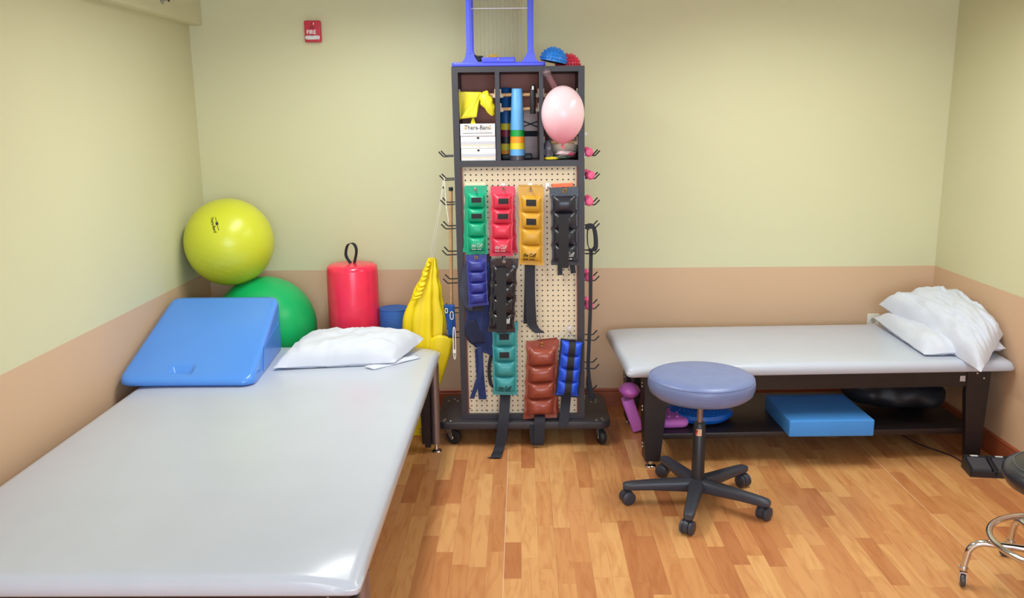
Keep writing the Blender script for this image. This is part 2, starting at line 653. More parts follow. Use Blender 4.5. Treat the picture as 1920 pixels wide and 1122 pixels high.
def table(M, L, Wd, label, shelf, tube_out=False):
    t = thing('treatment_table', label, 'table', M.to_translation())
    pad(L, Wd, 0.017 if tube_out else 0.003).out('cushion_top', vinyl, t, True, M, 60)
    ins = 0.09
    zt = BOTZ - 0.001
    # apron rails
    ah = 0.085
    x0, x1, y0, y1 = ins, L - ins, 0.05, Wd - 0.07
    box('apron', x0 + 0.1, x1 - 0.1, y0, y0 + 0.022, zt - ah, zt, wood_dark, t, 0, M)
    box('apron', x0 + 0.1, x1 - 0.1, y1 - 0.022, y1, zt - ah, zt, wood_dark, t, 0, M)
    box('apron', x0 + 0.025, x0 + 0.047, y0 + 0.03, y1 - 0.03, zt - ah, zt, wood_dark, t, 0, M)
    box('apron', x1 - 0.047, x1 - 0.025, y0 + 0.03, y1 - 0.03, zt - ah, zt, wood_dark, t, 0, M)
    for sx in (0, 1):
        for sy in (0, 1):
            # tapered board
            xa = x0 if sx == 0 else x1
            d = 1 if sx == 0 else -1
            ya, yb = (y0 - 0.004, y0 + 0.026) if sy == 0 else (y1 - 0.026, y1 + 0.004)
            pr = [(xa, zt), (xa + d * 0.115, zt), (xa + d * 0.115, zt - 0.12), (xa + d * 0.085, 0.035), (xa + d * 0.012, 0.035)]
            bb = B()
            bb.loft([[(px, y, pz) for px, pz in pr] for y in (ya, yb)])
            # the side board that makes the leg an angle
            e = 1 if sy == 0 else -1
            sd = 0.03 if tube_out else 0.085
            yo = yb if sy == 0 else ya
            bb.loft([[(xa + d * (o_ + 0.012 * (zt - pz) / 0.44), py, pz) for py, pz in ((yo, zt), (yo + e * sd, zt), (yo + e * sd, zt - 0.12), (yo + e * sd * 0.65, 0.035), (yo, 0.035))] for o_ in (0.0, 0.022)])
            lg = bb.out('leg', wood_dark, t, False, M)
            tb = B()
            tx, ty = xa + d * 0.045, (yb + 0.022 if sy == 0 else ya - 0.022)
            if tube_out:
                tx, ty = xa + d * 0.05, (ya - 0.024 if sy == 0 else yb + 0.024)
            tb.tube([(tx, ty, 0.045), (tx, ty, zt)], 0.023 if tube_out else 0.019, 16)
            tb.out('leg_tube', tube_grey, lg, True, M)
            leveler(M, xa + d * 0.045, ty if tube_out else (ya + yb) / 2 + (0.012 if sy == 0 else -0.012), t)
            for z in (0.09, 0.28, 0.40):
                for dz in (0, 0.018):
                    dots('bolt', [(xa + d * 0.012 * (zt - z) / 0.44, yo + e * 0.03, z + dz)], (0.006, 0.006, 0.006), zinc, lg, M)
    if shelf:
        slab(x0 + 0.10, x1 - 0.03, y0 + 0.028, y1 - 0.03, 0.135, 0.165, 0.004, 0.003, 2).out('shelf', wood_dark, t, True, M, 30)
    return t


MR = rot_at(0.215, -0.985, 2.2)
tr_ = table(MR, 1.858, 0.78, 'long narrow grey treatment table with dark wooden legs and a shelf underneath', True)
# maker's sticker and bolts on the right front leg
box('sticker', 1.62, 1.645, 0.0485, 0.0505, 0.415, 0.442, mat('sticker_print', (190, 185, 185), 0.5, var=0.3, scale=120), tr_, 0, MR)
dots('bolt', [(1.70, 0.045, 0.455), (1.735, 0.045, 0.43)], (0.006, 0.004, 0.006), zinc, tr_, MR)
ML = rot_at(-0.702, -2.875, 90)
tl_ = table(ML, 2.31, 1.29, 'wide low grey padded mat table along the left wall', False, True)


def rp(x, y, z):
    """a point in the right table's own frame"""
    return MR @ Vector((x, y, z))


# ------------------------------------------------------------------ blue wedge
wm = mat('blue_wedge_vinyl', (80, 143, 232), 0.22, var=0.02, scale=3)
t = thing('foam_wedge', 'blue vinyl foam wedge with a moulded handle slot on the mat table', 'wedge', (-1.76, -0.95, TOPZ))
zb = TOPZ + 0.002


def wedge_pt(u, v, w):
    """u across, v front to back, w bottom to top"""
    xl = -2.058 * (1 - v) - 2.055 * v
    xr = -1.458 * (1 - v) - 1.512 * v
    y = -1.285 * (1 - v) + -0.585 * v
    h = 0.035 * (1 - v) + 0.272 * v
    # bevel the outline
    return Vector((xl + (xr - xl) * u, y, zb + h * w))


NU, NV = 48, 48
rc = 0.045


def wedge_surface():
    b = B()
    # rings running round the cross-section (front-back) for each u; side rounding shrinks the section
    us = [0, 0.004, 0.012, 0.025, 0.04, 0.06, 0.08, 0.1] + [0.1 + 0.8 * i / 48 for i in range(1, 48)] + [0.9, 0.92, 0.94, 0.96, 0.975, 0.988, 0.996, 1]
    rings = []
    for u in us:
        e = min(u, 1 - u)
        s = 1.0
        if e < 0.1:
            k = 1 - e / 0.1
            s = 1 - 2 * 0.055 / 0.7 * (1 - math.sqrt(max(0, 1 - k * k)))
        sec = []
        # section outline: bottom front -> bottom back -> up back -> over top -> down slope -> nose
        N = 14
        pts = [(0.03, 0.0), (0.5, 0.0), (0.97, 0.0), (0.995, 0.05), (1.0, 0.2), (1.0, 0.8), (0.99, 0.93), (0.965, 0.995), (0.94, 1.005)]
        for i in range(1, 41):
            pts.append((0.94 - 0.9 * i / 40, 1.0 + 0.004 * math.sin(PI * i / 40)))
        pts += [(0.015, 0.9), (0.0, 0.6), (0.004, 0.25)]
        for v, w in pts:
            vv = 0.5 + (v - 0.5) * s
            p = wedge_pt(u, vv, w)
            if e < 0.04:
                p.z -= 0.020 * (1 - math.sqrt(max(0, 1 - (1 - e / 0.04) ** 2))) * (1 if w > 0.5 else 0) * min(1, (p.z - zb) / 0.05)
            # handle slot pressed into the slope near the front
            if w > 0.9:
                dx = (u - 0.445) / 0.075
                dy = (vv - 0.115) / 0.035
                d = max(abs(dx), abs(dy))
                p.z -= 0.026 * max(0, min(1, (1.15 - d) / 0.3))
            sec.append(p)
        rings.append(sec)
    b.loft(rings)
    return b


wedge_surface().out('wedge_body', wm, t, True, None, 60)
pk = B()
pk.add([wedge_pt(1, 0.36, 0.92) + Vector((0.0015, 0, 0)), wedge_pt(1, 0.86, 0.62) + Vector((0.0015, 0, 0)),
        wedge_pt(1, 0.86, 0.06) + Vector((0.0015, 0, 0.004)), wedge_pt(1, 0.30, 0.06) + Vector((0.0015, 0, 0.004)),
        wedge_pt(1, 0.36, 0.92) + Vector((0.004, 0, 0)), wedge_pt(1, 0.86, 0.62) + Vector((0.004, 0, 0)),
        wedge_pt(1, 0.86, 0.06) + Vector((0.004, 0, 0.004)), wedge_pt(1, 0.30, 0.06) + Vector((0.004, 0, 0.004))],
       [(0, 1, 2, 3), (4, 7, 6, 5), (0, 4, 5, 1), (1, 5, 6, 2), (2, 6, 7, 3), (3, 7, 4, 0)])
pk.out('side_flap', wm, t)

# ------------------------------------------------------------------ exercise balls
ybm = mat('yellow_ball_vinyl', (208, 213, 56), 0.32, var=0.03, scale=3)
gbm = mat('green_ball_vinyl', (0, 178, 100), 0.35, var=0.03, scale=3)


def ball(name, c, R, m, label):
    b = B()
    b.ellipsoid((0, 0, 0), (R, R, R), 64, 40)
    t = thing(name, label, 'ball', (c[0], c[1], c[2] - R))
    o = b.out('ball_skin', m, t, True, Matrix.Translation(c), 60)
    rb = B()
    for k in range(-2, 3):
        a = k * 0.16 - 0.3
        r = R * math.cos(a) - 0.0004
        rb.tube([(r * math.cos(2 * PI * i / 48), r * math.sin(2 * PI * i / 48), R * math.sin(a)) for i in range(48)], 0.0007, 5, True)
    rb.out('moulded_rib', m, o, True, Matrix.Translation(c) @ Matrix.Rotation(0.35, 4, 'Y'))
    return t


YC, YR = Vector((-1.8435, -0.315, 1.041)), 0.232
GC, GR = Vector((-1.690, -0.284, 0.566)), 0.277
yt = ball('exercise_ball', YC, YR, ybm, 'yellow exercise ball resting on the green ball in the corner')
gt_ = ball('exercise_ball', GC, GR, gbm, 'green exercise ball wedged behind the blue wedge by the corner')
# printed maker name on the yellow ball
dn = (Vector((-1.840, -0.520, 1.167)) - YC).normalized()
ax = (Vector((-1.836, -0.520, 1.120)) - Vector((-1.861, -0.520, 1.208)))
ax = (ax - dn * ax.dot(dn)).normalized()
ay = dn.cross(ax)


def on_ball(co):
    v = (dn * YR + ax * co.x + ay * co.y).normalized() * (YR + 0.0006)
    return YC + v


lettering('Thera-Band', 0.021, dark_print, yt, None, width=0.092, fn=lambda c: on_ball(c + Vector((0, -0.012, 0))), bold=0.0004)
lg = B()
for x0, x1, y0, y1 in ((-0.04, -0.012, 0.006, 0.009), (0.012, 0.04, 0.006, 0.009), (-0.009, 0.009, 0.001, 0.014)):
    n = 6
    vs = [on_ball(Vector((x0 + (x1 - x0) * i / n, y, 0))) for i in range(n + 1) for y in (y0, y1)]
    lg.add(vs, [(2 * i, 2 * i + 1, 2 * i + 3, 2 * i + 2) for i in range(n)])
lg.out('printed_emblem', dark_print, yt)

# ------------------------------------------------------------------ red bolster, blue roller
rbm = vin('red_vinyl', (246, 52, 86), 0.2)
bx_, by_, br_, bh_ = -1.205, -0.25, 0.139, 0.905
t = thing('standing_bolster', 'tall red vinyl bolster standing on end with a black carry loop', 'bolster', (bx_, by_, 0))
b = B()
b.lathe([(0.001, 0), (br_ - 0.02, 0), (br_ - 0.004, 0.008), (br_, 0.03), (br_, bh_ * 0.5), (br_, bh_ - 0.03), (br_ - 0.004, bh_ - 0.01), (br_ - 0.016, bh_), (br_ - 0.05, bh_ + 0.004), (0.001, bh_ + 0.006)], 48, Matrix.Translation((bx_, by_, 0)))
b.out('bolster_body', rbm, t, True, None, 60)
b = B()
lp = spline([(bx_ - 0.006, by_, bh_ + 0.004), (bx_ - 0.030, by_, bh_ + 0.05), (bx_ - 0.018, by_ + 0.004, bh_ + 0.105), (bx_ + 0.012, by_ + 0.006, bh_ + 0.112),
             (bx_ + 0.028, by_ + 0.002, bh_ + 0.075), (bx_ + 0.014, by_, bh_ + 0.004)], 6)
b.strip(lp, (0.35, 1, 0), 0.026, 0.003)
b.out('carry_strap', web_black, t, True)
frm = mat('blue_foam_cover', (42, 92, 172), 0.7, var=0.05, bump=0.05)
t = thing('foam_roller', 'blue foam roller standing behind the mat table beside the red bolster', 'roller', (-0.98, -0.26, 0))
b = B()
b.lathe([(0.001, 0), (0.078, 0), (0.083, 0.006), (0.083, 0.655), (0.078, 0.662), (0.001, 0.663)], 40, Matrix.Translation((-0.98, -0.26, 0)))
b.out('roller_body', frm, t, True)
b = B()
b.tube([(-0.98 + 0.0815 * math.cos(2 * PI * i / 40), -0.26 + 0.0815 * math.sin(2 * PI * i / 40), 0.66) for i in range(40)], 0.002, 6, True)
b.out('cover_seam', frm, t, True)


# ------------------------------------------------------------------ pillows
def pillow(name, cs, h, hb, label, seed, floor_z, wr=0.008, group=None, nu=46, nv=40, pinch=0.05, dirs=(3.0, 9.0), rnd=(0, 0, 0, 0)):
    """cs: the four corners, going round; h/hb: how far it bulges up and down"""
    cs = [Vector(c) for c in cs]
    t = thing(name, label, 'pillow', (sum((c.x for c in cs)) / 4, sum((c.y for c in cs)) / 4, floor_z or min(c.z for c in cs)), group)
    mid = (cs[0] + cs[1] + cs[2] + cs[3]) / 4
    nrm = (cs[2] - cs[0]).cross(cs[3] - cs[1])
    nrm = (nrm if nrm.z > 0 else -nrm).normalized()
    v, f = [], []
    for side in (1, -1):
        for j in range(nv + 1):
            for i in range(nu + 1):
                u, w = i / nu, j / nv
                p = (cs[0] * (1 - u) + cs[1] * u) * (1 - w) + (cs[3] * (1 - u) + cs[2] * u) * w
                a, c = 2 * u - 1, 2 * w - 1
                pin = 1 - pinch * ((1 - a * a) * c * c + (1 - c * c) * a * a)
                ws = ((1 - u) * (1 - w), u * (1 - w), u * w, (1 - u) * w)
                pin *= 1 - sum(r_ * x_ ** 3 for r_, x_ in zip(rnd, ws))
                p = mid + (p - mid) * pin
                e = max(0, (1 - a ** 4) * (1 - c ** 4)) ** 0.55
                q = Vector((u * dirs[0] + seed, w * dirs[1], seed * 1.7))
                q2 = Vector((u * dirs[1] * 0.6 + seed, w * dirs[0], seed * 0.7))
                n = 0.7 - 2.2 * abs(noise.noise(q + 0.6 * noise.noise_vector(q * 0.7))) + 0.8 * noise.noise(q2) - 0.6 * abs(noise.noise(q * 2.1))
                edge = min(1, 14 * min(u, 1 - u, w, 1 - w))
                d = (h if side > 0 else hb) * e + wr * n * edge
                p = p + nrm * (d * side if side > 0 else -max(0.0, d))
                p.z += 0.5 * wr * noise.noise(Vector((u * 5 + seed, w * 5, 3))) * (1 - edge)
                if floor_z is not None:
                    p.z = max(p.z, floor_z + (0.0015 if side > 0 else 0.0))
                v.append(p)
    n1 = (nu + 1) * (nv + 1)
    for s in range(2):
        for j in range(nv):
            for i in range(nu):
                a = s * n1 + j * (nu + 1) + i
                q = (a, a + 1, a + nu + 2, a + nu + 1)
                f.append(q if s == 0 else q[::-1])
    ring = [i for i in range(nu)] + [j * (nu + 1) + nu for j in range(nv)] + [nv * (nu + 1) + nu - i for i in range(nu)] + [(nv - j) * (nu + 1) for j in range(nv)]
    for k in range(len(ring)):
        a, b2 = ring[k], ring[(k + 1) % len(ring)]
        f.append((a, b2, b2 + n1, a + n1))
    mk('pillowcase', v, f, white_cloth, t, True, None, 70)
    return t


TZ = TOPZ + 0.002
pl = pillow('bed_pillow', [(-1.44, -1.035, TZ + 0.012), (-0.86, -0.97, TZ + 0.012), (-0.76, -0.58, TZ + 0.035), (-1.41, -0.585, TZ + 0.03)], 0.095, 0.03,
            'white flat pillow in a cotton case on the wide mat table', 2.3, TZ, 0.010, rnd=(0, 0.10, 0.06, 0.08), dirs=(9.0, 4.0))
b = B()
vs, fs = [], []
for i in range(13):
    u = i / 12
    for j in range(4):
        w = j / 3
        p = lerp(lerp((-1.02, -1.0, TZ + 0.006), (-0.80, -0.80, TZ + 0.008), u), lerp((-0.97, -1.03, TZ + 0.001), (-0.775, -0.83, TZ + 0.002), u), w)
        p.z += 0.004 * (0.5 + 0.5 * math.sin(u * 11 + 1)) * (1 - w * 0.4)
        vs.append(p)
for i in range(12):
    for j in range(3):
        fs.append((i * 4 + j, i * 4 + j + 1, i * 4 + j + 5, i * 4 + j + 4))
hm = mk('case_hem', vs, fs, white_cloth, pl, True)
sm = hm.modifiers.new('thickness', 'SOLIDIFY')
sm.thickness = 0.003
pillow('bed_pillow', [rp(1.485, 0.73, TZ + 0.035), rp(1.43, 0.05, TZ + 0.006), rp(1.857, 0.055, TZ + 0.03), rp(1.845, 0.70, TZ + 0.04)], 0.075, 0.035,
       'white pillow lying underneath another pillow at the end of the narrow table', 5.1, TZ, 0.013, 'stacked pillows', pinch=0.03, rnd=(0.0, 0.08, 0.06, 0.1))
pillow('bed_pillow', [(1.685, -0.225, 0.655), (1.84, -1.035, 0.51), (2.072, -0.80, 0.625), (2.068, -0.25, 0.70)], 0.125, 0.03,
       'white rumpled pillow on top of another with a corner hanging over the table edge', 9.4, None, 0.019, 'stacked pillows', dirs=(4, 9), pinch=0.02, rnd=(0.0, 0.0, 0.06, 0.08))

# ------------------------------------------------------------------ swivel stool
seatm = vin('slate_blue_vinyl', (112, 125, 172), 0.38)
sx_, sy_ = 0.492, -1.315
t = thing('swivel_stool', 'round slate blue swivel stool on a five-legged black wheeled base', 'stool', (sx_, sy_, 0))
b = B()
Rs = 0.228
T = Matrix.Translation((sx_, sy_, 0))
prof = [(0.001, 0.492), (Rs - 0.07, 0.492), (Rs - 0.03, 0.503), (Rs - 0.008, 0.52), (Rs, 0.545), (Rs, 0.565), (Rs - 0.004, 0.580), (Rs - 0.014, 0.590), (Rs - 0.03, 0.595), (Rs - 0.08, 0.599), (0.001, 0.601)]
b.lathe(prof, 56, T)
so = b.out('seat', seatm, t, True, None, 60)
b = B()
b.tube([(sx_ + (Rs - 0.006) * math.cos(2 * PI * i / 56), sy_ + (Rs - 0.006) * math.sin(2 * PI * i / 56), 0.5825) for i in range(56)], 0.0025, 6, True)
b.out('piping', seatm, so, True)
b = B()
b.lathe([(0.001, 0.478), (0.09, 0.478), (0.1, 0.491), (0.001, 0.491)], 28, T)
b.out('seat_plate', black_metal, t, True)
b = B()
b.lathe([(0.001, 0.36), (0.0135, 0.36), (0.0135, 0.478), (0.001, 0.478)], 18, T)
b.out('gas_lift_rod', tube_grey, t, True)
b = B()
b.lathe([(0.001, 0.06), (0.030, 0.06), (0.029, 0.12), (0.026, 0.37), (0.020, 0.378), (0.001, 0.378)], 24, T)
post = b.out('post_sleeve', black_plastic, t, True)
b2 = B()
vs = []
for i in range(7):
    a = math.radians(-128 + i * 8)
    for z in (0.322, 0.352):
        vs.append((sx_ + 0.0278 * math.cos(a), sy_ + 0.0278 * math.sin(a), z))
for i in range(7):
    a = math.radians(-128 + i * 8)
    for z in (0.322, 0.352):
        vs.append((sx_ + 0.0264 * math.cos(a), sy_ + 0.0264 * math.sin(a), z))
fs = [(2 * i, 2 * i + 1, 2 * i + 3, 2 * i + 2) for i in range(6)] + [(14 + 2 * i, 16 + 2 * i, 17 + 2 * i, 15 + 2 * i) for i in range(6)]
b2.add(vs, fs)
lb = b2.out('label_tag', mat('tag_cream', (226, 190, 160), 0.5), post)
b2 = B()
a0 = math.radians(-122)
for ra, z in ((-128, 0.329), (-124, 0.337), (-120, 0.345)):
    a = math.radians(ra)
    b2.ellipsoid((sx_ + 0.0282 * math.cos(a), sy_ + 0.0282 * math.sin(a), z), (0.004, 0.004, 0.005), 8, 6)
b2.out('red_mark', mat('tag_red', (190, 60, 50), 0.5), post)
b = B()
b.lathe([(0.001, 0.055), (0.045, 0.06), (0.05, 0.085), (0.042, 0.11), (0.030, 0.118), (0.001, 0.118)], 24, T)
b.out('hub', stool_plastic, t, True)


def twin_caster(M, parent):
    """twin-wheel furniture caster, stem up, origin on the floor"""
    r = 0.030
    h = B()
    h.tube([(0, 0, 0.04), (0, 0, 0.074)], 0.008, 10)
    h.lathe([(0.001, -0.010), (0.030, -0.010), (0.030, 0.010), (0.001, 0.010)], 18, Matrix.Translation((0.012, 0, 0.033)) @ Matrix.Rotation(PI / 2, 4, 'X'))
    ho = h.out('caster', stool_plastic, parent, True, M)
    for s in (-1, 1):
        w = B()
        w.lathe([(0.001, -0.009), (r - 0.006, -0.009), (r, -0.005), (r, 0.005), (r - 0.006, 0.009), (0.001, 0.010)], 22,
                Matrix.Translation((0.012, s * 0.0185, r)) @ Matrix.Rotation(-s * PI / 2, 4, 'X'))
        w.out('wheel', stool_plastic, ho, True, M)


for k, cd in zip(range(5), (200, 235, 40, 300, 150)):
    a = math.radians(180.5 + 72 * k)
    ca, sa = math.cos(a), math.sin(a)
    M = Matrix.Translation((sx_, sy_, 0)) @ Matrix.Rotation(a, 4, 'Z')
    rings = []
    for x, w, z0, z1 in ((0.03, 0.034, 0.058, 0.118), (0.09, 0.031, 0.060, 0.114), (0.20, 0.026, 0.064, 0.108), (0.285, 0.024, 0.064, 0.102), (0.315, 0.022, 0.064, 0.098), (0.328, 0.014, 0.068, 0.092)):
        zc, hh = (z0 + z1) / 2, (z1 - z0) / 2
        rings.append([(x, w * math.copysign(abs(math.cos(q)) ** 0.6, math.cos(q)), zc + hh * math.copysign(abs(math.sin(q)) ** 0.6, math.sin(q))) for q in [2 * PI * i / 16 + 0.1 for i in range(16)]])
    b = B().loft(rings)
    lgo = b.out('leg', stool_plastic, t, True, M, 50)
    twin_caster(Matrix.Translation((sx_ + 0.298 * ca, sy_ + 0.298 * sa, 0)) @ Matrix.Rotation(math.radians(cd), 4, 'Z'), t)

# ------------------------------------------------------------------ chrome stool at the right edge
blk = vin('black_vinyl', (40, 40, 50), 0.3)
cx_, cy_ = 1.600, -2.100
T = Matrix.Translation((cx_, cy_, 0))
t = thing('chrome_stool', 'black padded stool with a chrome foot ring and wheeled legs at the right edge', 'stool', (cx_, cy_, 0))
b = B()
Rb = 0.207
b.lathe([(0.001, 0.40), (Rb - 0.05, 0.40), (Rb - 0.015, 0.418), (Rb, 0.445), (Rb - 0.001, 0.462), (Rb - 0.012, 0.478), (Rb - 0.03, 0.486), (Rb - 0.05, 0.4905), (0.08, 0.498), (0.001, 0.50)], 48, T)
so = b.out('seat', blk, t, True, None, 60)
b = B()
b.tube([(cx_ + (Rb - 0.035) * math.cos(2 * PI * i / 48), cy_ + (Rb - 0.035) * math.sin(2 * PI * i / 48), 0.4885) for i in range(48)], 0.0012, 6, True)
b.out('stitching', mat('grey_thread', (110, 110, 115), 0.7), so, True)
b = B()
b.lathe([(0.001, 0.12), (0.02, 0.12), (0.02, 0.40), (0.001, 0.40)], 20, T)
b.out('post', steel, t, True)
b = B()
b.lathe([(0.001, 0.14), (0.035, 0.145), (0.035, 0.20), (0.001, 0.205)], 20, T)
b.out('hub', steel, t, True)
RR = 0.222
b = B()
b.tube([(cx_ + RR * math.cos(2 * PI * i / 56), cy_ + RR * math.sin(2 * PI * i / 56), 0.205) for i in range(56)], 0.0115, 12, True)
b.out('foot_ring', steel, t, True)
for k in range(5):
    a = math.radians(161.5 + 72 * k)
    d = Vector((math.cos(a), math.sin(a), 0))
    o3 = Vector((cx_, cy_, 0))
    pts = [o3 + d * 0.03 + Vector((0, 0, 0.170)), o3 + d * 0.14 + Vector((0, 0, 0.172)), o3 + d * 0.232 + Vector((0, 0, 0.172))]
    for i in range(1, 8):
        q = PI / 2 * i / 7
        pts.append(o3 + d * (0.232 + 0.055 * math.sin(q)) + Vector((0, 0, 0.172 - 0.055 * (1 - math.cos(q)))))
    pts.append(o3 + d * 0.295 + Vector((0, 0, 0.066)))
    b = B()
    b.tube(pts, 0.0125, 12)
    lgo = b.out('leg', steel, t, True)
    e = o3 + d * 0.295
    b = B()
    b.lathe([(0.001, 0.060), (0.0165, 0.060), (0.018, 0.066), (0.0165, 0.072), (0.001, 0.072)], 16, Matrix.Translation(e))
    b.out('collar', steel, lgo, True)
    M = Matrix.Translation(e) @ Matrix.Rotation(math.radians(250 - 20 * k), 4, 'Z')
    b = B()
    b.tube([(0, 0, 0.05), (0, 0, 0.062)], 0.006, 8)
    for s in (-1, 1):
        b.box(-0.006, 0.018, s * 0.0105 - 0.001, s * 0.0105 + 0.001, 0.018, 0.056)
    b.box(-0.006, 0.018, -0.0115, 0.0115, 0.052, 0.056)
    cs = b.out('caster_fork', steel, lgo, False, M)
    b = B()
    b.lathe([(0.001, -0.008), (0.021, -0.008), (0.024, -0.004), (0.024, 0.004), (0.021, 0.008), (0.001, 0.008)], 24, Matrix.Translation((0.014, 0, 0.024)) @ Matrix.Rotation(PI / 2, 4, 'X'))
    b.out('wheel', mat('dark_wheel', (70, 64, 66), 0.4) if k == 0 else MATS['dark_wheel'], lgo, True, M)

# ------------------------------------------------------------------ foot pedal on the floor
MP = rot_at(1.832, -1.055, -8)
t = thing('foot_pedal', 'black twin foot pedal on the floor beside the table leg and baseboard', 'pedal', (1.9, -1.03, 0))
Wp, Dp = 0.225, 0.125
b = B()
b.add([(0, 0, 0), (Wp, 0, 0), (Wp, Dp, 0), (0, Dp, 0), (0, 0, 0.012), (Wp, 0, 0.012), (Wp, Dp, 0.050), (0, Dp, 0.050)],
      [(0, 3, 2, 1), (4, 5, 6, 7), (0, 1, 5, 4), (1, 2, 6, 5), (2, 3, 7, 6), (3, 0, 4, 7)])
po = b.out('housing', black_plastic, t, False, MP)
b = B()
for x0, x1, y0, y1 in ((0, 0.006, 0, Dp), (Wp - 0.006, Wp, 0, Dp), (Wp / 2 - 0.006, Wp / 2 + 0.006, 0, Dp), (0, Wp, Dp - 0.016, Dp), (0, Wp, 0, 0.008)):
    b.add([(x, y, 0.012 + 0.038 * y / Dp + dz) for dz in (0, 0.014) for x, y in ((x0, y0), (x1, y0), (x1, y1), (x0, y1))],
          [(0, 3, 2, 1), (4, 5, 6, 7), (0, 1, 5, 4), (1, 2, 6, 5), (2, 3, 7, 6), (3, 0, 4, 7)])
b.out('rim', black_plastic, po, False, MP)
grip = mat('pedal_grip', (72, 72, 80), 0.6, var=0.1, bump=0.2, bscale=400)
for x0 in (0.012, Wp / 2 + 0.012):
    x1 = x0 + Wp / 2 - 0.03
    y0, y1 = 0.012, Dp - 0.022
    b = B()
    b.add([(x0, y0, 0.015), (x1, y0, 0.015), (x1, y1, 0.046), (x0, y1, 0.046), (x0, y0, 0.040), (x1, y0, 0.040), (x1, y1, 0.060), (x0, y1, 0.060)],
          [(0, 3, 2, 1), (4, 5, 6, 7), (0, 1, 5, 4), (1, 2, 6, 5), (2, 3, 7, 6), (3, 0, 4, 7)])
    b.out('pedal_pad', grip, t, False, MP)
    b = B()
    yy = Dp - 0.013
    b.box(x0 + 0.022, x0 + 0.055, yy, yy + 0.010, 0.061, 0.0645)
    b.out('label_tag', white_print, t, False, MP)
b = B()
b.tube(spline([rp(1.54, 0.40, 0.006), rp(1.575, 0.27, 0.004), rp(1.63, 0.17, 0.004), rp(1.66, 0.10, 0.004), MP @ Vector((0.03, Dp + 0.012, 0.006)), MP @ Vector((0.04, Dp + 0.001, 0.02))], 8), 0.003, 7)
b.out('power_cable', black_plastic, t, True)

# ------------------------------------------------------------------ things on the shelf of the narrow table
SZ = 0.166
fbm = mat('blue_closed_foam', (66, 142, 222), 0.7, var=0.04, bump=0.03, bscale=200)
MF = rot_at(1.0, -0.955, 1.0)
t = thing('balance_pad', 'thick blue foam balance pad sticking out from the shelf', 'foam pad', (1.2, -0.75, SZ))
slab(0, 0.408, 0, 0.40, SZ, SZ + 0.083, 0.006, 0.005, 3, 0.002).out('pad_body', fbm, t, True, MF, 40)
dsm = mat('blue_rubber_disc', (20, 96, 196), 0.3, var=0.05)
MD = Matrix.Translation((0.625, -0.66, SZ))
t = thing('balance_disc', 'round blue inflatable balance disc on the shelf behind the stool', 'disc', (0.625, -0.66, SZ))
b = B()
b.lathe([(0.001, 0.004), (0.12, 0.004), (0.155, 0.014), (0.168, 0.034), (0.160, 0.052), (0.13, 0.064), (0.06, 0.070), (0.001, 0.071)], 48, MD)
do = b.out('disc_body', dsm, t, True)
b = B()
b.tube([MD @ Vector((0.1695 * math.cos(2 * PI * i / 48), 0.1695 * math.sin(2 * PI * i / 48), 0.034)) for i in range(48)], 0.003, 6, True)
b.out('rim_seam', dsm, do, True)
b = B()
for k in range(9):
    for j in range(28):
        r = 0.02 + k * 0.014
        if j % (1 if k > 3 else 2):
            continue
        a = 2 * PI * j / 28 + k * 0.1
        z = 0.070 - 0.007 * (r / 0.14) ** 3
        b.ellipsoid((MD @ Vector((r * math.cos(a), r * math.sin(a), z))), (0.003, 0.003, 0.003), 6, 4)
nb = b.out('nub_texture', dsm, do, True)
nb['kind'] = 'stuff'

# black nylon bag: a lumpy sack
bagm = mat('black_nylon', (30, 30, 36), 0.55, var=0.15, scale=12, bump=0.35, bscale=14)
t = thing('duffel_bag', 'black nylon bag slumped on the shelf below the pillows', 'bag', rp(1.4, 0.42, SZ))
b = B()
rings = []
NB = 30
for i in range(NB + 1):
    s = i / NB
    x = 1.215 + 0.505 * s
    prof_h = 0.072 * (1 - abs(2 * s - 1) ** 5) ** 0.5 + 0.001
    prof_w = 0.17 * (1 - abs(2 * s - 1) ** 4) ** 0.5 + 0.01
    ring = []
    for k in range(28):
        a = 2 * PI * k / 28
        n = 1 + 0.14 * noise.noise(Vector((s * 7, math.cos(a) * 1.6, math.sin(a) * 1.6)))
        y = 0.42 + prof_w * math.cos(a) * n + 0.05 * (0.5 - s)
        z = SZ + 0.085 + prof_h * 1.15 * math.sin(a) * n + 0.020 * (1 - s)
        z = max(z, SZ + 0.001 + 0.0 * s)
        ring.append(rp(x, y, z))
    rings.append(ring)
b.loft(rings)
b.out('bag_body', bagm, t, True, None, 80)
b = B()
b.tube(spline([rp(1.24, 0.36, SZ + 0.14), rp(1.185, 0.32, SZ + 0.165), rp(1.24, 0.26, SZ + 0.15), rp(1.33, 0.28, SZ + 0.14)], 8), 0.012, 8)
b.out('bag_handle', bagm, t, True)

# purple foam pieces at the left end of the shelf
pum = mat('purple_foam', (214, 118, 220), 0.55, var=0.05)
t = thing('purple_pad', 'ridged purple pad lying flat on the shelf beside the table leg', 'pad', (0.47, -0.72, SZ))
slab(-0.075, 0.075, -0.1, 0.1, 0, 0.05, 0.04, 0.022, 4, 0.004, 6).out('pad_body', pum, t, True, Matrix.Translation((0.468, -0.74, SZ)) @ Matrix.Rotation(0.08, 4, 'Z'), 60)
for k in range(3):
    b = B()
    b.tube([(0.41 + k * 0.04, -0.80, SZ + 0.048), (0.425 + k * 0.04, -0.69, SZ + 0.051)], 0.008, 8)
    b.out('ridge', pum, t, True)
t = thing('purple_pad', 'purple foam slab leaning against the open end of the shelf', 'pad', (0.35, -0.40, 0))
MS = Matrix.Translation((0.352, -0.43, 0.012)) @ Matrix.Rotation(math.radians(-20), 4, 'Y')
slab(-0.035, 0.030, -0.03, 0.06, 0, 0.185, 0.012, 0.008, 3).out('slab_body', pum, t, True, MS, 60)
b = B()
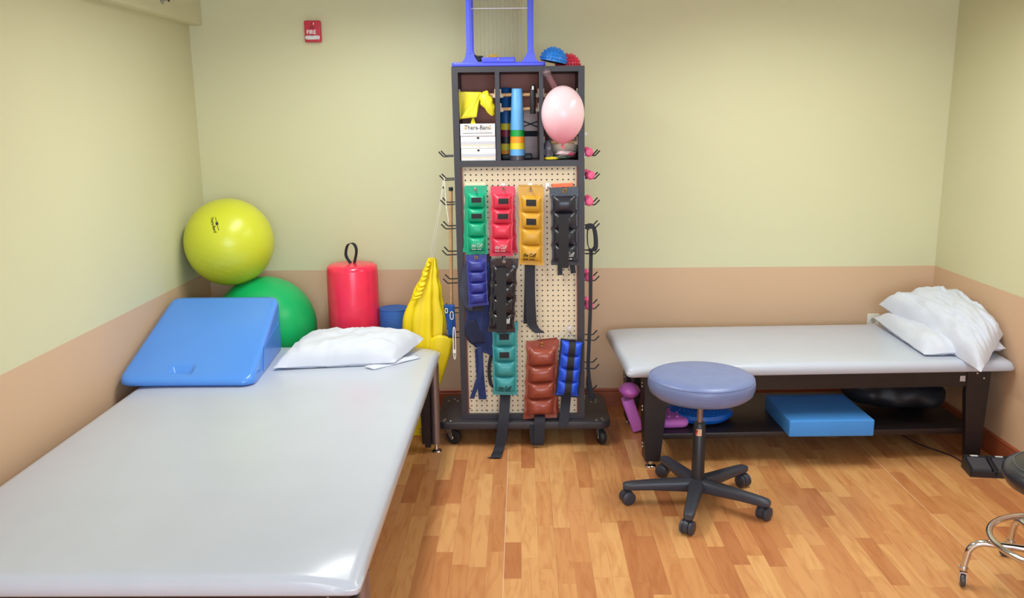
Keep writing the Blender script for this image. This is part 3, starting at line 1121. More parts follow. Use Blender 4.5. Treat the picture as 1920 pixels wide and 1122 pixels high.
b.box(-0.010, 0.012, -0.0325, -0.030, 0.03, 0.15)
b.out('moulded_rib', pum, t, False, MS)
cq = (0.298, -0.43, 0.236)
t = thing('purple_cushion', 'small round purple cushion resting on the leaning purple slab', 'cushion', (cq[0], cq[1], cq[2] - 0.035))
b = B()
b.ellipsoid(cq, (0.055, 0.075, 0.038), 28, 16)
co_ = b.out('cushion_body', mat('purple_vinyl', (216, 112, 212), 0.35), t, True, None, 60)
b = B()
b.tube([(cq[0] + 0.0555 * math.cos(2 * PI * i / 32), cq[1] + 0.0755 * math.sin(2 * PI * i / 32), cq[2]) for i in range(32)], 0.002, 6, True)
b.out('seam', MATS['purple_vinyl'], co_, True)

# ------------------------------------------------------------------ pegboard cart
CF, CB = -0.60, -0.325           # front and back of the cabinet
CX0, CX1 = -0.5965, 0.0445
CZ0, CZ1 = 0.137, 1.922


def lean(z):
    return -0.0080 * (z - CZ0)


t = thing('pegboard_cart', 'tall black rolling rack with pegboard face and open compartments on top', 'rack', (-0.275, -0.43, 0))
cart = t


def lbox(name, x0, x1, y0, y1, z0, z1, m, parent=cart):
    """a box that follows the slight lean of the cart"""
    a, b2 = lean(z0), lean(z1)
    v = [(x0 + a, y0, z0), (x1 + a, y0, z0), (x0 + a, y1, z0), (x1 + a, y1, z0), (x0 + b2, y0, z1), (x1 + b2, y0, z1), (x0 + b2, y1, z1), (x1 + b2, y1, z1)]
    return mk(name, v, [(0, 2, 3, 1), (4, 5, 7, 6), (0, 1, 5, 4), (2, 6, 7, 3), (0, 4, 6, 2), (1, 3, 7, 5)], m, parent)


slab(-0.727, 0.178, -0.652, -0.195, 0.098, 0.136, 0.055, 0.005, 3, k=8).out('deck', lam_black, t, True, None, 35)
PT = 0.030
lbox('side_panel', CX0, CX0 + PT, CF, CB, CZ0, CZ1, lam_black)
lbox('side_panel', CX1 - PT, CX1, CF, CB, CZ0, CZ1, lam_black)
lbox('top_panel', CX0 + PT, CX1 - PT, CF, CB, CZ1 - 0.026, CZ1, lam_black)
SH0, SH1 = 1.444, 1.474
lbox('shelf', CX0 + PT, CX1 - PT, CF, CB, SH0, SH1, lam_black)
lbox('bottom_rail', CX0 + PT, CX1 - PT, CF, CB, CZ0, CZ0 + 0.026, lam_black)
DX = ((-0.3875, 0.0215), (-0.1755, 0.0205))
for x, w in DX:
    lbox('divider', x, x + w, CF, CB, SH1, CZ1 - 0.026, lam_black)
lbox('back_panel', CX0 + PT, CX1 - PT, CB - 0.012, CB - 0.002, SH1, CZ1 - 0.026, lam_brown)
lbox('back_panel', CX0 + PT, CX1 - PT, CB - 0.012, CB - 0.002, CZ0 + 0.026, SH0, lam_brown)
trimm = mat('red_brown_edge', (110, 60, 50), 0.5)
for x0, x1 in ((CX0 + PT, CX0 + PT + 0.008), (CX1 - PT - 0.008, CX1 - PT)):
    lbox('edge_strip', x0, x1, CF + 0.008, CF + 0.03, CZ0 + 0.026, SH0, trimm)

# perforated board: every cell has a real hole
pegm = mat('cream_pegboard', (220, 203, 176), 0.55, var=0.03)
PGX0, PGX1 = CX0 + PT + 0.008, CX1 - PT - 0.008
PGZ0, PGZ1 = CZ0 + 0.026, SH0
PGY = CF + 0.022
nx = round((PGX1 - PGX0) / 0.0268)
nz = round((PGZ1 - PGZ0) / 0.0268)
b = B()
dx, dz = (PGX1 - PGX0) / nx, (PGZ1 - PGZ0) / nz
hr = 0.0042
for i in range(nx):
    for j in range(nz):
        cxp, czp = PGX0 + (i + 0.5) * dx, PGZ0 + (j + 0.5) * dz
        l0 = lean(czp)
        outer = []
        inner = []
        back = []
        for k in range(8):
            a = PI / 8 + k * PI / 4
            c_, s_ = math.cos(a), math.sin(a)
            inner.append((cxp + l0 + hr * c_, PGY, czp + hr * s_))
            back.append((cxp + l0 + hr * c_, PGY + 0.005, czp + hr * s_))
        for k in range(8):
            a = PI / 8 + k * PI / 4
            c_, s_ = math.cos(a), math.sin(a)
            mm = max(abs(c_), abs(s_))
            zz = czp + dz / 2 * s_ / mm
            outer.append((cxp + dx / 2 * c_ / mm + lean(zz), PGY, zz))
        # corner points so that neighbouring cells meet
        vs = outer + inner + back
        fs = [(k, (k + 1) % 8, 8 + (k + 1) % 8, 8 + k) for k in range(8)] + [(8 + k, 8 + (k + 1) % 8, 16 + (k + 1) % 8, 16 + k) for k in range(8)]
        for k, (qa, qb) in ((0, (1, 1)), (2, (-1, 1)), (4, (-1, -1)), (6, (1, -1))):
            vs.append((cxp + qa * dx / 2 + lean(czp + qb * dz / 2), PGY, czp + qb * dz / 2))
            fs.append((k, len(vs) - 1, (k + 1) % 8))
        b.add(vs, fs)
mk('pegboard', b.v, b.f, pegm, t)
lbox('hole_shade_sheet', PGX0, PGX1, PGY + 0.007, PGY + 0.012, PGZ0, PGZ1, rubber)  # black sheet stands in for the shaded cavity behind the holes
dots('board_screw', [(x + lean(z), PGY - 0.001, z) for x, z in ((-0.553, 0.19), (-0.47, 0.18), (-0.28, 0.182), (-0.53, 0.262), (-0.545, 1.43), (-0.29, 1.432), (-0.03, 1.432), (0.0, 1.25), (-0.005, 0.85))],
     (0.005, 0.002, 0.005), zinc, t)
dots('deck_bolt', [(x, y, 0.136) for x, y in ((-0.685, -0.60), (-0.69, -0.622), (-0.655, -0.622), (0.105, -0.622), (0.14, -0.622), (0.135, -0.595), (0.10, -0.33), (0.125, -0.335), (0.13, -0.30), (-0.66, -0.27), (-0.69, -0.30), (-0.64, -0.30))],
     (0.007, 0.007, 0.003), zinc, t)


def plate_caster(M, parent):
    b = B()
    b.box(-0.03, 0.03, -0.028, 0.028, 0.092, 0.098)
    b.lathe([(0.001, 0.078), (0.02, 0.078), (0.024, 0.092), (0.001, 0.092)], 16)
    for s in (-1, 1):
        q = [(-0.014, 0.082), (0.020, 0.082), (0.034, 0.036), (0.030, 0.028), (0.020, 0.028)]
        b.loft([[(x, s * 0.0185 + d, z) for x, z in q] for d in (-0.0012, 0.0012)])
    c = b.out('caster', zinc, parent, False, M)
    b = B()
    b.lathe([(0.001, -0.010), (0.012, -0.014), (0.036, -0.014), (0.041, -0.007), (0.041, 0.007), (0.036, 0.014), (0.012, 0.014), (0.001, 0.010)], 28, Matrix.Translation((0.026, 0, 0.041)) @ Matrix.Rotation(PI / 2, 4, 'X'))
    b.out('wheel', rubber, c, True, M)
    b = B()
    for s in (-1, 1):
        b.ellipsoid((0.027, s * 0.021, 0.041), (0.007, 0.004, 0.007), 10, 6)
    b.out('axle_nut', steel, c, True, M)


for x, y, a in ((-0.665, -0.585, -25), (0.125, -0.585, -72), (-0.665, -0.26, 30), (0.125, -0.26, 60)):
    plate_caster(Matrix.Translation((x, y, 0)) @ Matrix.Rotation(math.radians(a), 4, 'Z'), t)

# wooden rails in the compartments
RY = CF + 0.07
bkm = mat('pale_bracket', (222, 200, 175), 0.5)


def rail(x0, x1, z, y=RY):
    b = B()
    b.tube([(x0 + lean(z), y, z), (x1 + lean(z), y, z)], 0.0085, 12)
    r = b.out('dowel_rail', dowel, cart, True)
    for x, s in ((x0, 1), (x1, -1)):
        b = B()
        X = x + lean(z)
        b.box(min(X, X + s * 0.006), max(X, X + s * 0.006), y - 0.014, y + 0.014, z - 0.014, z + 0.028)
        b.box(min(X, X + s * 0.016), max(X, X + s * 0.016), y - 0.012, y + 0.012, z - 0.013, z + 0.002)
        b.out('bracket', bkm, r)


C1 = (CX0 + PT, DX[0][0])
C2 = (DX[0][0] + DX[0][1], DX[1][0])
C3 = (DX[1][0] + DX[1][1], CX1 - PT)
rail(C1[0], C1[1], 1.790)
rail(C2[0], C2[1], 1.790)
rail(C2[0], C2[1], 1.722)
rail(C3[0], C3[1], 1.790)
rail(C3[0], C3[1], 1.560)

# double-prong hooks down both sides
def prong(x, y, z, s, parent=cart):
    b = B()
    X = x + lean(z)
    b.tube([(X, y, z), (X + s * 0.052, y, z - 0.002), (X + s * 0.057, y, z), (X + s * 0.078, y, z + 0.022)], 0.0034, 8)
    o = b.out('peg_hook', black_metal, parent, True)
    b = B()
    b.box(min(X, X + s * 0.003), max(X, X + s * 0.003), y - 0.010, y + 0.010, z - 0.016, z + 0.012)
    b.out('hook_plate', zinc, o)


HR = [(0.047, -0.550, 1.495)[2], (0.048, -0.550, 1.382)[2], (0.050, -0.550, 1.252)[2], (0.051, -0.550, 1.134)[2], (0.052, -0.550, 1.003)[2], (0.053, -0.550, 0.865)[2],
      (0.054, -0.550, 0.718)[2], (0.056, -0.550, 0.550)[2], (0.057, -0.550, 0.398)[2], (0.058, -0.550, 0.246)[2]]
HL = [(-0.614, -0.550, 1.496)[2], (-0.617, -0.550, 1.380)[2], (-0.620, -0.550, 1.258)[2], (-0.622, -0.550, 1.136)[2], (-0.626, -0.550, 1.003)[2], (-0.629, -0.550, 0.857)[2], (-0.633, -0.550, 0.700)[2], (-0.636, -0.550, 0.569)[2]]
for z in HR:
    for y in (-0.56, -0.44):
        prong(CX1, y, z, 1)
for z in HL:
    for y in (-0.56, -0.44):
        prong(CX0, y, z, -1)
# short chrome hooks on the board
for px in ((-0.505, -0.620, 1.337), (-0.368, -0.620, 1.341), (-0.234, -0.620, 1.340), (-0.069, -0.620, 1.336), (-0.147, -0.600, 1.340), (-0.503, -0.620, 0.994), (-0.369, -0.640, 0.980), (-0.371, -0.620, 0.636), (-0.189, -0.620, 0.590), (-0.037, -0.620, 0.611)):
    b = B()
    x, y, z = px
    b.tube(spline([(x, PGY, z + 0.008), (x, PGY - 0.03, z + 0.004), (x + 0.001, y - 0.025, z - 0.006), (x + 0.002, y - 0.036, z + 0.006)], 5), 0.003, 7)
    b.box(x - 0.009, x + 0.009, PGY - 0.003, PGY - 0.0005, z - 0.006, z + 0.02)
    b.out('board_hook', steel, t, True)


# ------------------------------------------------------------------ cuff weights
def cuff(name, label, TL, TR, BR, BL, y0, m, n=4, th=0.028, head=0.11, cat='cuff weight', group=None, parent=None, wave=0.004, rumple=0.0, hem=0.05, seed=0.0):
    """a hanging weight bag with n stitched puffs. corners are (x, z) pairs; y0 is the plane of its back"""
    if parent is None:
        t = thing(name, label, cat, ((BL[0] + BR[0]) / 2, y0, min(BL[1], BR[1])), group)
    else:
        t = parent
    nu, per = 14, 10
    rows = [(i / 3 * head) for i in range(3)] + [head + (1 - head - hem) * i / (n * per) for i in range(n * per + 1)] + [1 - hem / 2, 1.0]
    TLv, TRv, BRv, BLv = (Vector((q[0], 0, q[1])) for q in (TL, TR, BR, BL))

    def pos(u, v, off=0.0):
        p = (TLv * (1 - u) + TRv * u) * (1 - v) + (BLv * (1 - u) + BRv * u) * v
        g = 0.0
        if head < v < 1 - hem:
            s = ((v - head) / (1 - head - hem) * n) % 1.0
            g = max(0.0, 1 - abs(2 * s - 1) ** 2.6) ** 0.6
        uu = min(1, max(0, (u - 0.09) / 0.82))
        fu = max(0.0, 1 - abs(2 * uu - 1) ** 4) ** 0.6 if 0 < uu < 1 else 0.0
        p.x += (0.5 - u) * 2 * wave * (g - 0.3)
        d = 0.004 + th * g * fu
        if rumple:
            d += rumple * noise.noise(Vector((u * 5 + seed, v * 14, seed)))
            p.x += rumple * 0.5 * noise.noise(Vector((u * 3, v * 9 + seed, 4)))
        return Vector((p.x, y0 - d - off, p.z))

    v, f = [], []
    for w in rows:
        for i in range(nu + 1):
            v.append(pos(i / nu, w))
    nf = len(v)
    for w in rows:
        for i in range(nu + 1):
            q = pos(i / nu, w)
            v.append(Vector((q.x, y0, q.z)))
    R_ = len(rows)
    for k in range(2):
        for j in range(R_ - 1):
            for i in range(nu):
                a = k * nf + j * (nu + 1) + i
                f.append((a, a + 1, a + nu + 2, a + nu + 1))
    ring = [i for i in range(nu)] + [j * (nu + 1) + nu for j in range(R_ - 1)] + [(R_ - 1) * (nu + 1) + nu - i for i in range(nu)] + [(R_ - 1 - j) * (nu + 1) for j in range(R_ - 1)]
    for k in range(len(ring)):
        a, c = ring[k], ring[(k + 1) % len(ring)]
        f.append((a, c, c + nf, a + nf))
    body = mk('cuff_body', v, f, m, t, True, None, 50)
    return t, pos, body


def patch(t, pos, u0, u1, v0, v1, m, name='hook_patch', off=0.0012, nu=6, nv=4, th=0.0012):
    v, f = [], []
    for k in (0, 1):
        for j in range(nv + 1):
            for i in range(nu + 1):
                v.append(pos(u0 + (u1 - u0) * i / nu, v0 + (v1 - v0) * j / nv, off + (th if k == 0 else -0.0008)))
    n1 = (nu + 1) * (nv + 1)
    for k in (0, 1):
        for j in range(nv):
            for i in range(nu):
                a = k * n1 + j * (nu + 1) + i
                f.append((a, a + 1, a + nu + 2, a + nu + 1))
    ring = [i for i in range(nu)] + [j * (nu + 1) + nu for j in range(nv)] + [nv * (nu + 1) + nu - i for i in range(nu)] + [(nv - j) * (nu + 1) for j in range(nv)]
    for k in range(len(ring)):
        a, c = ring[k], ring[(k + 1) % len(ring)]
        f.append((a, c, c + n1, a + n1))
    return mk(name, v, f, m, t, True)


def cuff_text(t, pos, W_, H_, m, uc=0.5, vc=0.86, width=0.55, size=0.026):
    def fn(co):
        return pos(uc + co.x / W_, vc - co.y / H_, 0.0015)
    lettering('the Cuff', size, m, t, None, width=W_ * width, fn=fn, shear=0.35, bold=0.0006)
    for k, (a, b2) in enumerate(((-0.24, -0.16), (-0.14, -0.04), (0.03, 0.11), (0.13, 0.22))):
        patch(t, pos, uc + a, uc + b2, vc + 0.047, vc + 0.062, m, 'small_print', 0.0008, 3, 1, 0.0004)


def ring_at(t, p, m=brass, r=0.0095):
    b = B()
    b.tube([(p[0] + r * math.cos(2 * PI * i / 20), p[1], p[2] + r * math.sin(2 * PI * i / 20)) for i in range(20)], 0.003, 8, True)
    return b.out('grommet', m, t, True)


def xz(p):
    return (p[0], p[2])


def strap(t, pts, w, name='strap', m=web_black, th=0.003, wdir=(1, 0, 0)):
    b = B()
    b.strip(spline(pts, 6), wdir, w, th)
    return b.out(name, m, t, True, None, 50)


green = vin('green_vinyl', (0, 160, 118), 0.35)
red = vin('crimson_vinyl', (218, 50, 78), 0.35)
gold = vin('gold_vinyl', (208, 156, 48), 0.38)
cream = vin('cream_vinyl', (232, 226, 196), 0.4)
orange = vin('orange_vinyl', (246, 112, 52), 0.4)
navy = vin('navy_vinyl', (44, 50, 140), 0.38)
teal = vin('teal_vinyl', (58, 150, 156), 0.38)
brown = vin('brown_vinyl', (150, 70, 54), 0.3)
nylon_blue = mat('royal_nylon', (36, 84, 222), 0.45, var=0.06, bump=0.1, bscale=60)
A0, A1, A2 = PGY - 0.002, PGY - 0.034, PGY - 0.066

cuff('cuff_weight', 'cream cuff weight hanging hidden behind the green ones', xz((-0.557, -0.580, 1.366)), xz((-0.456, -0.580, 1.365)), xz((-0.439, -0.580, 1.098)), xz((-0.576, -0.580, 1.105)), A0, cream, th=0.008)
cuff('cuff_weight', 'green cuff weight hanging behind the front green one', xz((-0.558, -0.600, 1.349)), xz((-0.461, -0.600, 1.351)), xz((-0.471, -0.600, 1.026)), xz((-0.572, -0.600, 1.021)), A0 - 0.018, green, th=0.008)
t, pos, bo = cuff('cuff_weight', 'green cuff weight with two black patches and white lettering in front', xz((-0.553, -0.612, 1.354)), xz((-0.448, -0.612, 1.354)), xz((-0.449, -0.612, 1.012)), xz((-0.554, -0.612, 1.011)), A1, green)
patch(t, pos, 0.27, 0.76, 0.165, 0.235, velcro)
patch(t, pos, 0.26, 0.77, 0.395, 0.465, velcro)
cuff_text(t, pos, 0.102, 0.34, white_print)
ring_at(t, pos(0.46, 0.05, 0.002), steel, 0.006)
t, pos, bo = cuff('cuff_weight', 'red cuff weight hanging behind the front red one', xz((-0.422, -0.580, 1.344)), xz((-0.311, -0.580, 1.343)), xz((-0.299, -0.580, 1.011)), xz((-0.413, -0.580, 1.006)), A0, red, th=0.02)
t, pos, bo = cuff('cuff_weight', 'red cuff weight with two black patches and white lettering in front', xz((-0.427, -0.612, 1.350)), xz((-0.314, -0.612, 1.350)), xz((-0.324, -0.612, 1.000)), xz((-0.437, -0.612, 1.002)), A1, red)
patch(t, pos, 0.33, 0.79, 0.165, 0.24, velcro)
patch(t, pos, 0.31, 0.79, 0.38, 0.455, velcro)
cuff_text(t, pos, 0.112, 0.34, white_print, uc=0.46)
ring_at(t, pos(0.55, 0.035, 0.002), steel, 0.006)
cuff('cuff_weight', 'gold cuff weight showing just above the front gold one', xz((-0.287, -0.580, 1.354)), xz((-0.176, -0.580, 1.352)), xz((-0.176, -0.580, 0.969)), xz((-0.284, -0.580, 0.970)), A0, gold, th=0.02)
t, pos, bo = cuff('cuff_weight', 'gold cuff weight with black lettering and a long black strap', xz((-0.291, -0.612, 1.348)), xz((-0.167, -0.612, 1.344)), xz((-0.168, -0.612, 0.952)), xz((-0.290, -0.612, 0.959)), A1, gold)
patch(t, pos, 0.285, 0.70, 0.155, 0.235, velcro)
patch(t, pos, 0.285, 0.70, 0.395, 0.475, velcro)
cuff_text(t, pos, 0.122, 0.38, dark_print, uc=0.40, vc=0.865)
ring_at(t, pos(0.48, 0.04, 0.002), steel, 0.006)
strap(t, [(-0.236, -0.606, 0.974), (-0.237, -0.616, 0.825), (-0.232, -0.622, 0.702), (-0.224, -0.624, 0.642), (-0.189, -0.642, 0.610)], 0.050)
strap(t, [(-0.252, -0.598, 0.972), (-0.256, -0.598, 0.808), (-0.262, -0.598, 0.649)], 0.020)
cuff('cuff_weight', 'orange cuff weight peeking out above the large black one', xz((-0.123, -0.580, 1.357)), xz((-0.022, -0.580, 1.361)), xz((-0.026, -0.580, 1.103)), xz((-0.117, -0.580, 1.104)), A0, orange, th=0.018)
t, pos, bo = cuff('cuff_weight', 'large black cuff weight with brass eyelet hanging at the upper right', xz((-0.137, -0.612, 1.341)), xz((0.001, -0.612, 1.345)), xz((0.009, -0.612, 0.952)), xz((-0.129, -0.612, 0.955)), A1, blk, wave=0.006)
ring_at(t, pos(0.52, 0.04, 0.003), brass, 0.0095)
cuff_text(t, pos, 0.136, 0.385, white_print, uc=0.53, vc=0.855, width=0.6, size=0.03)
strap(t, [(-0.070, -0.646, 1.210), (-0.070, -0.650, 1.087), (-0.069, -0.644, 0.944)], 0.050, m=velcro)
strap(t, [(-0.086, -0.608, 0.973), (-0.086, -0.614, 0.903)], 0.024)
strap(t, [(-0.027, -0.608, 0.972), (-0.019, -0.618, 0.912)], 0.026, wdir=(1, 0, 0.2))
# navy with the sling behind
slm = mat('navy_fabric', (38, 52, 102), 0.85, var=0.12, scale=30, bump=0.1, bscale=200)
slg = mat('charcoal_fabric', (62, 64, 80), 0.85, var=0.1, scale=30)
t = thing('arm_sling', 'navy fabric arm sling draped behind the small navy weight', 'sling', (-0.511, -0.580, 0.482))


def drape(name, rows, y0, m, parent, ny=0.012, seed=0.0, nu=14, nsub=5, th=0.004):
    """hanging cloth: rows of (left, right) points from top to bottom, given as (x, z) pairs"""
    Lp = spline([(r[0][0], 0, r[0][1]) for r in rows], nsub)
    Rp = spline([(r[1][0], 0, r[1][1]) for r in rows], nsub)
    v, f = [], []
    for j, (a, c) in enumerate(zip(Lp, Rp)):
        for i in range(nu + 1):
            p = lerp(a, c, i / nu)
            d = ny * (noise.noise(Vector((i / nu * 4 + seed, j * 0.12, seed))) + 0.6 * math.sin(i / nu * 7 + j * 0.2 + seed))
            v.append((p.x, y0 - ny * 1.7 - d, p.z))
    k = nu + 1
    for j in range(len(Lp) - 1):
        for i in range(nu):
            f.append((j * k + i, j * k + i + 1, (j + 1) * k + i + 1, (j + 1) * k + i))
    o = mk(name, v, f, m, parent, True, None, 70, fix=False)
    s = o.modifiers.new('thickness', 'SOLIDIFY')
    s.thickness = th
    s.offset = 1
    return o


drape('sling_pouch', [(xz((-0.559, -0.580, 0.972)), xz((-0.441, -0.580, 0.971))), (xz((-0.578, -0.580, 0.834)), xz((-0.440, -0.580, 0.833))), (xz((-0.562, -0.580, 0.695)), xz((-0.436, -0.580, 0.694))), (xz((-0.572, -0.580, 0.625)), xz((-0.430, -0.580, 0.595))), (xz((-0.554, -0.580, 0.554)), xz((-0.428, -0.580, 0.510))), (xz((-0.497, -0.580, 0.519)), xz((-0.431, -0.580, 0.473)))], A0, slm, t, 0.013, 1.0)
drape('sling_pad', [(xz((-0.565, -0.580, 0.977)), xz((-0.532, -0.580, 0.977))), (xz((-0.585, -0.580, 0.890)), xz((-0.529, -0.580, 0.867))), (xz((-0.593, -0.580, 0.807)), xz((-0.530, -0.580, 0.779))), (xz((-0.561, -0.580, 0.729)), xz((-0.526, -0.580, 0.717)))], A0 - 0.034, slg, t, 0.003, 3.0)
drape('sling_fold', [(xz((-0.560, -0.580, 0.667)), xz((-0.521, -0.580, 0.678))), (xz((-0.572, -0.580, 0.605)), xz((-0.481, -0.580, 0.610))), (xz((-0.540, -0.580, 0.548)), xz((-0.469, -0.580, 0.553)))], A0 - 0.030, mat('dark_navy_fabric', (28, 32, 64), 0.85), t, 0.003, 5.0)
strap(t, [(-0.498, -0.612, 0.534), (-0.491, -0.622, 0.423), (-0.514, -0.624, 0.338), (-0.541, -0.622, 0.257)], 0.024, 'sling_strap', slm)
strap(t, [(-0.502, -0.592, 0.514), (-0.498, -0.592, 0.385), (-0.487, -0.592, 0.243)], 0.040, 'sling_strap', slm)
strap(t, [(-0.436, -0.588, 0.493), (-0.451, -0.588, 0.412), (-0.444, -0.588, 0.326), (-0.419, -0.590, 0.300)], 0.018, 'sling_strap', web_black)
t, pos, bo = cuff('cuff_weight', 'small navy blue cuff weight below the green one', xz((-0.556, -0.644, 1.012)), xz((-0.454, -0.644, 1.014)), xz((-0.446, -0.644, 0.759)), xz((-0.548, -0.644, 0.748)), A2 + 0.004, navy, th=0.02)
ring_at(t, pos(0.5, 0.05, 0.002), brass, 0.007)
strap(t, [(-0.498, -0.632, 0.789), (-0.497, -0.634, 0.726)], 0.052, m=velcro)
strap(t, [(-0.442, -0.606, 1.013), (-0.441, -0.606, 0.893), (-0.445, -0.608, 0.764)], 0.022)
t, pos, bo = cuff('cuff_weight', 'teal cuff weight with a long black strap trailing to the floor', xz((-0.433, -0.612, 0.657)), xz((-0.301, -0.612, 0.662)), xz((-0.306, -0.612, 0.272)), xz((-0.432, -0.612, 0.276)), A1, teal)
patch(t, pos, 0.28, 0.68, 0.14, 0.215, velcro)
patch(t, pos, 0.28, 0.68, 0.385, 0.465, velcro)
cuff_text(t, pos, 0.12, 0.35, dark_print, uc=0.48, vc=0.885)
strap(t, [(-0.366, -0.606, 0.296), (-0.370, -0.616, 0.242), (-0.378, -0.672, 0.152), (-0.392, -0.685, 0.055), (-0.404, -0.700, 0.003), (-0.412, -0.780, 0.012), (-0.417, -0.803, 0.004), (-0.433, -0.810, 0.010)], 0.054)
t, pos, bo = cuff('cuff_weight', 'black glossy cuff weight with a wide tape hanging in the middle', xz((-0.431, -0.644, 0.995)), xz((-0.297, -0.644, 0.994)), xz((-0.316, -0.644, 0.614)), xz((-0.451, -0.644, 0.620)), A2, vin('glossy_black_vinyl', (42, 37, 42), 0.18), head=0.12, wave=0.007, rumple=0.0018, seed=2.0)
patch(t, pos, 0.70, 0.74, 0.80, 0.86, white_print, 'lettering_stroke')
patch(t, pos, 0.77, 0.81, 0.79, 0.86, white_print, 'lettering_stroke')
strap(t, [(-0.379, -0.678, 0.952), (-0.381, -0.684, 0.799), (-0.382, -0.680, 0.621)], 0.050, m=velcro)
ring_at(t, pos(0.49, 0.04, 0.002), steel, 0.006)
cuff('cuff_weight', 'brown leather cuff weight turned back behind the wide brown one', xz((-0.199, -0.580, 0.560)), xz((-0.100, -0.580, 0.571)), xz((-0.086, -0.580, 0.161)), xz((-0.200, -0.580, 0.161)), A0, brown, th=0.015)
t, pos, bo = cuff('cuff_weight', 'wide brown leather cuff weight with four large puffs', xz((-0.256, -0.612, 0.560)), xz((-0.093, -0.612, 0.568)), xz((-0.103, -0.612, 0.149)), xz((-0.276, -0.612, 0.141)), A1, brown, th=0.04, head=0.10, wave=0.006, rumple=0.004, seed=7.0)
ring_at(t, pos(0.48, 0.045, 0.002), brass, 0.008)
strap(t, [(-0.190, -0.608, 0.168), (-0.191, -0.660, 0.146), (-0.194, -0.672, 0.078), (-0.197, -0.672, 0.028), (-0.208, -0.664, 0.022), (-0.216, -0.660, 0.074), (-0.216, -0.658, 0.122)], 0.054)
t, pos, bo = cuff('ankle_weight', 'royal blue ankle weight with black centre band and trim', xz((-0.083, -0.612, 0.576)), xz((0.035, -0.612, 0.561)), xz((0.011, -0.612, 0.267)), xz((-0.111, -0.612, 0.277)), A1 - 0.018, nylon_blue, th=0.026, head=0.03, hem=0.03, cat='ankle weight')
patch(t, pos, 0.36, 0.66, 0.0, 1.0, web_black, 'centre_band', 0.0015, 5, 40)
b = B()
edge = [pos(0.0 + 0.02, w / 20, 0) for w in range(21)] + [pos(0.98, 1 - w / 20, 0) for w in range(21)]
b.tube(edge, 0.0045, 7, True)
b.out('edge_binding', web_black, t, True)
b = B()
q = (-0.027, -0.642, 0.589)
b.tube([(q[0] - 0.02, q[1], q[2] - 0.012), (q[0] + 0.02, q[1], q[2] - 0.013), (q[0] + 0.021, q[1], q[2] + 0.008), (q[0] - 0.02, q[1], q[2] + 0.009)], 0.0025, 6, True)
b.out('buckle', steel, t, True)
strap(t, [(-0.052, -0.624, 0.292), (-0.057, -0.624, 0.220), (-0.070, -0.662, 0.117)], 0.050)

# ------------------------------------------------------------------ compartment contents
# three band boxes
cardm = mat('white_card', (238, 236, 240), 0.6, var=0.02)
stripe_g = mat('grey_band_print', (196, 196, 208), 0.6)
stripe_y = mat('pale_orange_print', (238, 214, 170), 0.6)
bz = SH1 + 0.0005
bh = 0.0597
BX0, BX1 = C1[0] + 0.004, C1[1] - 0.003
BL_ = lean(1.55)
labs = ('white band box printed with a name on top of the stack', 'white band box in the middle of the stack in the compartment', 'white band box at the bottom of the stack in the compartment')
for k in range(3):
    z0 = bz + k * bh
    x0, x1 = BX0 + BL_ + 0.002 * (2 - k) * 0.5, BX1 + BL_ - 0.001 * k
    yf = CF + 0.006 - (0.004 if k == 2 else 0)
    t = thing('band_box', labs[2 - k], 'box', ((x0 + x1) / 2, -0.5, z0), 'boxes of exercise bands')
    box('carton', x0, x1, yf, yf + 0.2, z0, z0 + bh - 0.001, cardm, t, 0.0015)
    xc = (x0 + x1) / 2
    if k == 2:
        lettering('Thera-Band', 0.03, dark_print, t, Matrix.Translation((xc, yf - 0.0004, z0 + 0.040)) @ FRONT, width=0.128, bold=0.0004)
        lettering('EXERCISE BANDS', 0.014, grey_print, t, Matrix.Translation((xc, yf - 0.0004, z0 + 0.022)) @ FRONT, width=0.11)
        box('printed_rule', x0 + 0.012, x1 - 0.014, yf - 0.0008, yf + 0.0002, z0 + 0.0125, z0 + 0.0145, dark_print, t)
        for s, xx in ((1, x0 + 0.010), (-1, x1 - 0.010)):
            for j, cc in enumerate((grey_print, stripe_y, gold)):
                xa = xx + s * j * 0.005
                bb = B()
                bb.loft([[(xa, y, z0 + 0.033), (xa + s * 0.012, y, z0 + 0.047), (xa + s * 0.016, y, z0 + 0.047), (xa + s * 0.004, y, z0 + 0.033)] for y in (yf - 0.0008, yf + 0.0003)])
                bb.out('printed_chevron', cc, t)
    else:
        box('printed_band', x0 + 0.002, x1 - 0.002, yf - 0.0006, yf + 0.0003, z0 + 0.018, z0 + 0.034, stripe_g, t)
        box('printed_band', x0 + 0.002, x1 - 0.002, yf - 0.0006, yf + 0.0003, z0 + 0.013, z0 + 0.017, stripe_y, t)
        box('printed_mark', xc - 0.006, xc + 0.006, yf - 0.0006, yf + 0.0003, z0 + 0.045, z0 + 0.055, dark_print, t)
        bb = B()
        bb.tube([(xc + 0.010 * math.cos(a), yf - 0.0006, z0 + 0.002 + 0.009 * math.sin(a)) for a in [PI * i / 10 for i in range(11)]], 0.0006, 5)
        bb.out('finger_notch', grey_print, t, True)

